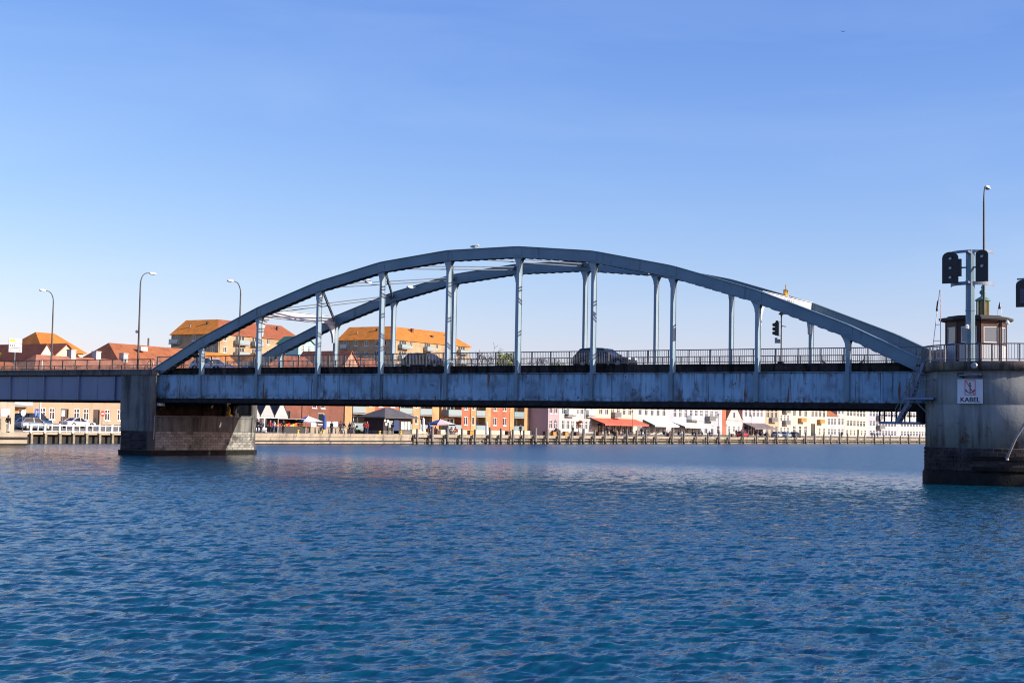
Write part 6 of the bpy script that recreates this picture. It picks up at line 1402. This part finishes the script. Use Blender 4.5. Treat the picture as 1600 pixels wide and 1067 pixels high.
for i, (v, lab) in enumerate(((152.2, 'white lamp post before the lavender house'), (171.3, 'thin lamp post before the red awning'), (212.5, 'lamp post beside the second white awning'), (231, 'lamp post before the white gable'), (372, 'lamp post before the last white houses'))):
    o = empty('promenade_lamp', (-42.4, v, QZ), lab, 'street lamp'); mb = MB(); mb.tube([(-42.4, v, QZ), (-42.4, v, QZ+4.6)], [.07, .045], 7); mb.build('pole', m_pole if i else m_white, o); mb = MB(); mb.lathe([(.05, 0), (.2, .12), (.16, .4), (.24, .44), (.0, .6)], (-42.4, v, QZ+4.6), 10); mb.build('lantern', m_grey, o)
for i, v in enumerate((103, 112.5, 124, 136.5, 139.2, 143.5, 147.5, 156, 163, 186, 200, 218)):
    o = empty('planter_box', (-41.6, v, QZ), ('ochre' if i in (1, 4, 5) else 'dark') + ' wooden box standing on the wharf promenade', 'planter', 'wooden boxes along the promenade'); mb = MB(); mb.box(-41.9, -41.3, v-.55, v+.55, QZ, QZ+.7); mb.build('box', m_wood if i in (1, 4, 5) else M('dark crate wood', (.07, .04, .03), .8), o); mb = MB(); mb.box(-41.95, -41.25, v-.6, v+.6, QZ+.7, QZ+.76); mb.build('rim', M('dark crate wood', (.07, .04, .03), .8), o)
# ------------------------------------------------------------------ trees behind
m_bark = M('bare branches', (.075, .06, .05), .9)
def bare_tree(label, u, v, z, H_, seed):
    rr_ = random.Random(seed); o = empty('bare_tree', (u, v, z), label, 'tree', 'trees on the hill')
    tr = MB(); br = MB()
    def grow(p, d, L_, r_, lvl, mb):
        q = p + d*L_; mid = p + d*L_*.5 + Vector((rr_.uniform(-1, 1), rr_.uniform(-1, 1), 0))*L_*.05
        mb.tube([p, mid, q], [r_, r_*.85, r_*.68], 6 if lvl < 2 else 3, False)
        if lvl >= 6: return
        for _ in range(3 if lvl < 4 else 2 + (rr_.random() < .5)):
            nd = (d + Vector((rr_.gauss(0, .48), rr_.gauss(0, .48), rr_.gauss(.08, .28)))).normalized(); t = rr_.uniform(.55, 1.0)
            grow(p + d*L_*t, nd, L_*rr_.uniform(.62, .82), max(r_*.66, .04), lvl+1, br)
    grow(Vector((u, v, z-.5)), Vector((0, 0, 1)), H_*.35, H_*.018, 0, tr)
    tr.build('trunk', m_bark, o); br.build('crown', m_bark, o)
for i, (u, v, zt, H_, lab) in enumerate(((-86.9, 188.6, 20.6, 15.5, 'bare round tree left of the mid span hanger'), (-80.3, 192.8, 20.0, 14.5, 'bare tree right behind the mid span hanger'), (-84, 180.5, 19.2, 14.0, 'thin bare tree just right of the orange roofed block'), (-88, 212.0, 18.7, 12.5, 'low bare tree right of the mid span hanger'))):
    bare_tree(lab, u, v, gz(u), zt-gz(u), 20+i)
leafy('spring_tree', 'yellow green tree in fresh leaf behind the railing at mid span', -80, 184.5, gz(-80), 2.4, 4.4, 2600, g1, 'tree', 14.2-gz(-80), 'trees on the hill', 31)
leafy('spring_tree', 'small green conical tree behind the railing right of mid span', -82, 210.9, gz(-82), 1.6, 3.6, 1500, g1, 'tree', 14.6-gz(-82), 'trees on the hill', 32)
leafy('spring_tree', 'small yellow green tree just left of the grey car on the bridge', -82, 220.7, gz(-82), 1.8, 3.8, 1500, g1, 'tree', 14.8-gz(-82), 'trees on the hill', 33)
leafy('spring_tree', 'yellow green shrub at the left edge above the railing', -46.5, 21.5, 1.5, 1.6, 3.4, 900, g1, 'tree', 5.7, None, 34)
# ------------------------------------------------------------------ birds
def bird(label, p, rz, fly, mat, s=1.0):
    o = empty('gull', p, label, 'bird', None, rz); o.scale = (s, s, s); 
    mb = MB(); mb.smooth = True; rings = []
    z0 = .13 if not fly else 0
    for x, r_ in ((-.22, .015), (-.16, .05), (-.04, .085), (.08, .08), (.15, .05), (.20, .055), (.25, .04), (.28, .015)): rings.append([(x, r_*math.cos(R(45*k)), z0 + (.06 if x > .12 else 0)*(not fly) + r_*math.sin(R(45*k))) for k in range(8)])
    mb.hull_cols(rings); sub('body', mb, mat, o)
    mb = MB(); mb.hull_cols([[(.27, -.012, z0+.05*(not fly)), (.27, .012, z0+.05*(not fly)), (.27, 0, z0+.02+.05*(not fly))], [(.34, -.003, z0-.005+.05*(not fly)), (.34, .003, z0-.005+.05*(not fly)), (.34, 0, z0+.002+.05*(not fly))]]); sub('beak', mb, m_yel, o)
    for s_ in (-1, 1):
        mb = MB()
        if fly: mb.add([(.10, s_*.05, .03), (-.08, s_*.05, .03), (-.05, s_*.32, .14), (.09, s_*.30, .14), (-.14, s_*.68, .06), (.10, s_*.05, .015), (-.08, s_*.05, .015), (-.05, s_*.32, .125), (.09, s_*.30, .125)], [(0,1,2,3),(3,2,4),(5,8,7,6),(8,4,7)])
        else: mb.add([(.10, s_*.08, z0+.05), (-.26, s_*.03, z0+.01), (-.05, s_*.095, z0-.03), (.08, s_*.09, z0-.02), (.0, s_*.07, z0+.07)], [(0,4,1,2,3)])
        sub('wing', mb, CL['grey'] if not fly else mat, o)
        if not fly: mb = MB(); mb.tube([(.0, s_*.03, 0), (.0, s_*.03, .08)], .008, 5); sub('leg', mb, m_yel, o)
bird('white gull standing on the crown of the near arch', (32.15, 0, 15.57), R(20), False, CL['white'], 1.35)
bird('small dark bird flying high at the upper right', (23.3, 103.9, 57.2), R(-60), True, CL['black'], .75)
